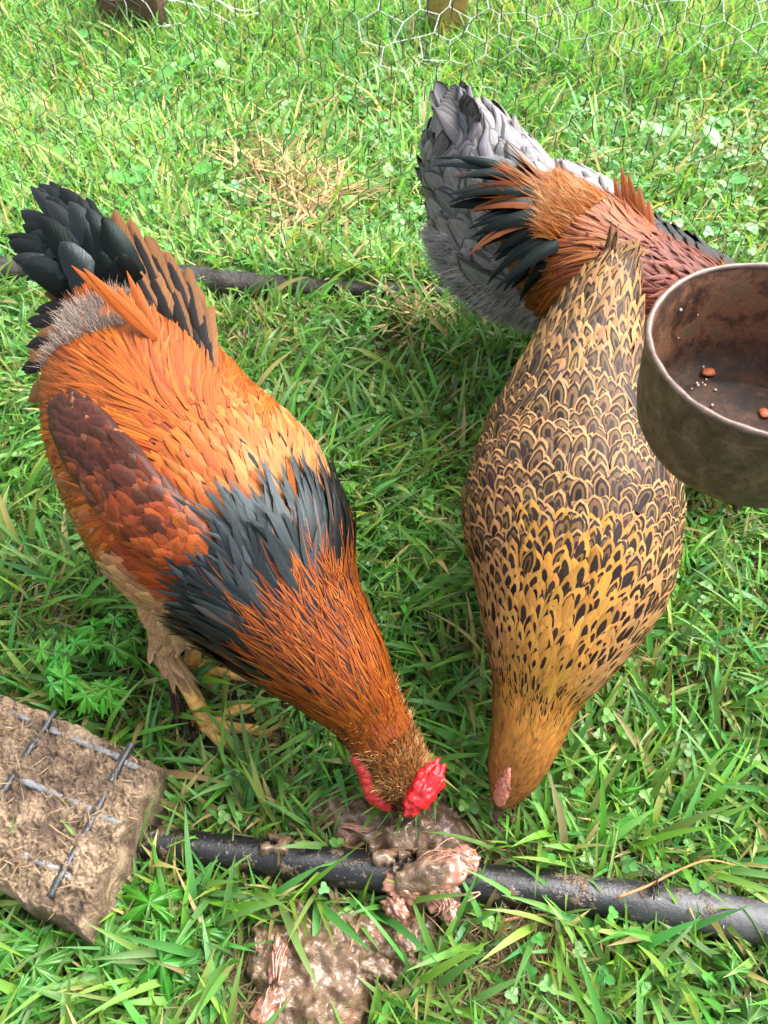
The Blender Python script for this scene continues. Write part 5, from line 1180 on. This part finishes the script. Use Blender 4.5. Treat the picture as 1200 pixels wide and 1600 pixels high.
weed(225, 1500, 5, .045, .045, .045, 'deeply cut weed below the muddy crate, left of the mash heap', 4, 5, .8)
weed(1130, 1590, 6, .05, .036, .04, 'dark toothed weed in the bottom right corner', 5, 5, .6)
weed(640, 1000, 5, .04, .026, .03, 'low dark weed in the shade between the rooster and the hen', 6, 5, .6)
weed(320, 1490, 3, .03, .035, .04, 'small cut-leaved weed just left of the mash heap', 7, 5, .8)
def lawn_weeds():
    for i, (px, py, n) in enumerate(((285, 130, 12), (120, 100, 6), (210, 300, 7), (1120, 250, 7), (560, 60, 6))):
        b = U(px, py, .02); root = thing('clover_plant', ('round-leaved pale plant in the middle of the lawn left of the grey hen', 'round-leaved plant below the old brown board', 'round-leaved plant behind the front rooster tail', 'round-leaved plant in the lawn above the pan', 'round-leaved plant left of the timber post')[i], 'plant', b); g = np.random.default_rng(i)
        for j in range(n):
            a = g.uniform(0, 6.28); c = b + np.array([.06 * g.normal(), .06 * g.normal(), g.uniform(.03, .07)]); col = np.array([g.uniform(.08, .12), g.uniform(.28, .36), g.uniform(.04, .07)])
            V, F, At = oval_leaves(c[None], unit(np.array([[g.normal(0, .3), g.normal(-.3, .2), 1.]])), np.array([a]), np.array([g.uniform(.03, .045)]), np.array([g.uniform(.016, .022)]), col[None], 7, 5, .2)
            lf = link('leaf', mesh_data('leaf', V, F, At, M['leaf']), root); MB().tube(spline([b, (b + c) / 2 + np.array([0, 0, .01]), c], 6), .001, 5).build('stem', M['stem'], lf)
lawn_weeds()
def sticks():
    M['stick'] = simple('dry_stalk', (.34, .17, .06), .6, .3, .3, 120)
    for px, z, r, lab in (([(965, 1402), (1010, 1385), (1060, 1360), (1100, 1345), (1150, 1352)], .06, .0016, 'thin brown stalk lying across the right part of the pipe'),
                          ([(780, 1440), (820, 1432), (860, 1428), (890, 1420)], .02, .0022, 'straight straw stalk lying in front of the pipe'),
                          ([(1010, 650), (1012, 640)], .01, .002, None)):
        if lab is None: continue
        o = MB().tube(spline([U(a, b, z * (1 if i < len(px) - 1 else .6)) for i, (a, b) in enumerate(px)], 20), np.linspace(r, r * .6, 20), 6).build('stalk', M['stick']); tag(o, lab, 'stalk')
    p = U(1030, 1378, .055); mb = MB(); g = np.random.default_rng(2)
    for i in range(14): mb.tube(spline([p + g.normal(0, .003, 3), p + g.normal(0, .008, 3), p + g.normal(0, .013, 3) - np.array([0, 0, .008])], 6), .0008, 4)
    tag(mb.build('root_tuft', M['log']), 'small dark tuft of roots caught on the pipe', 'roots')
sticks()
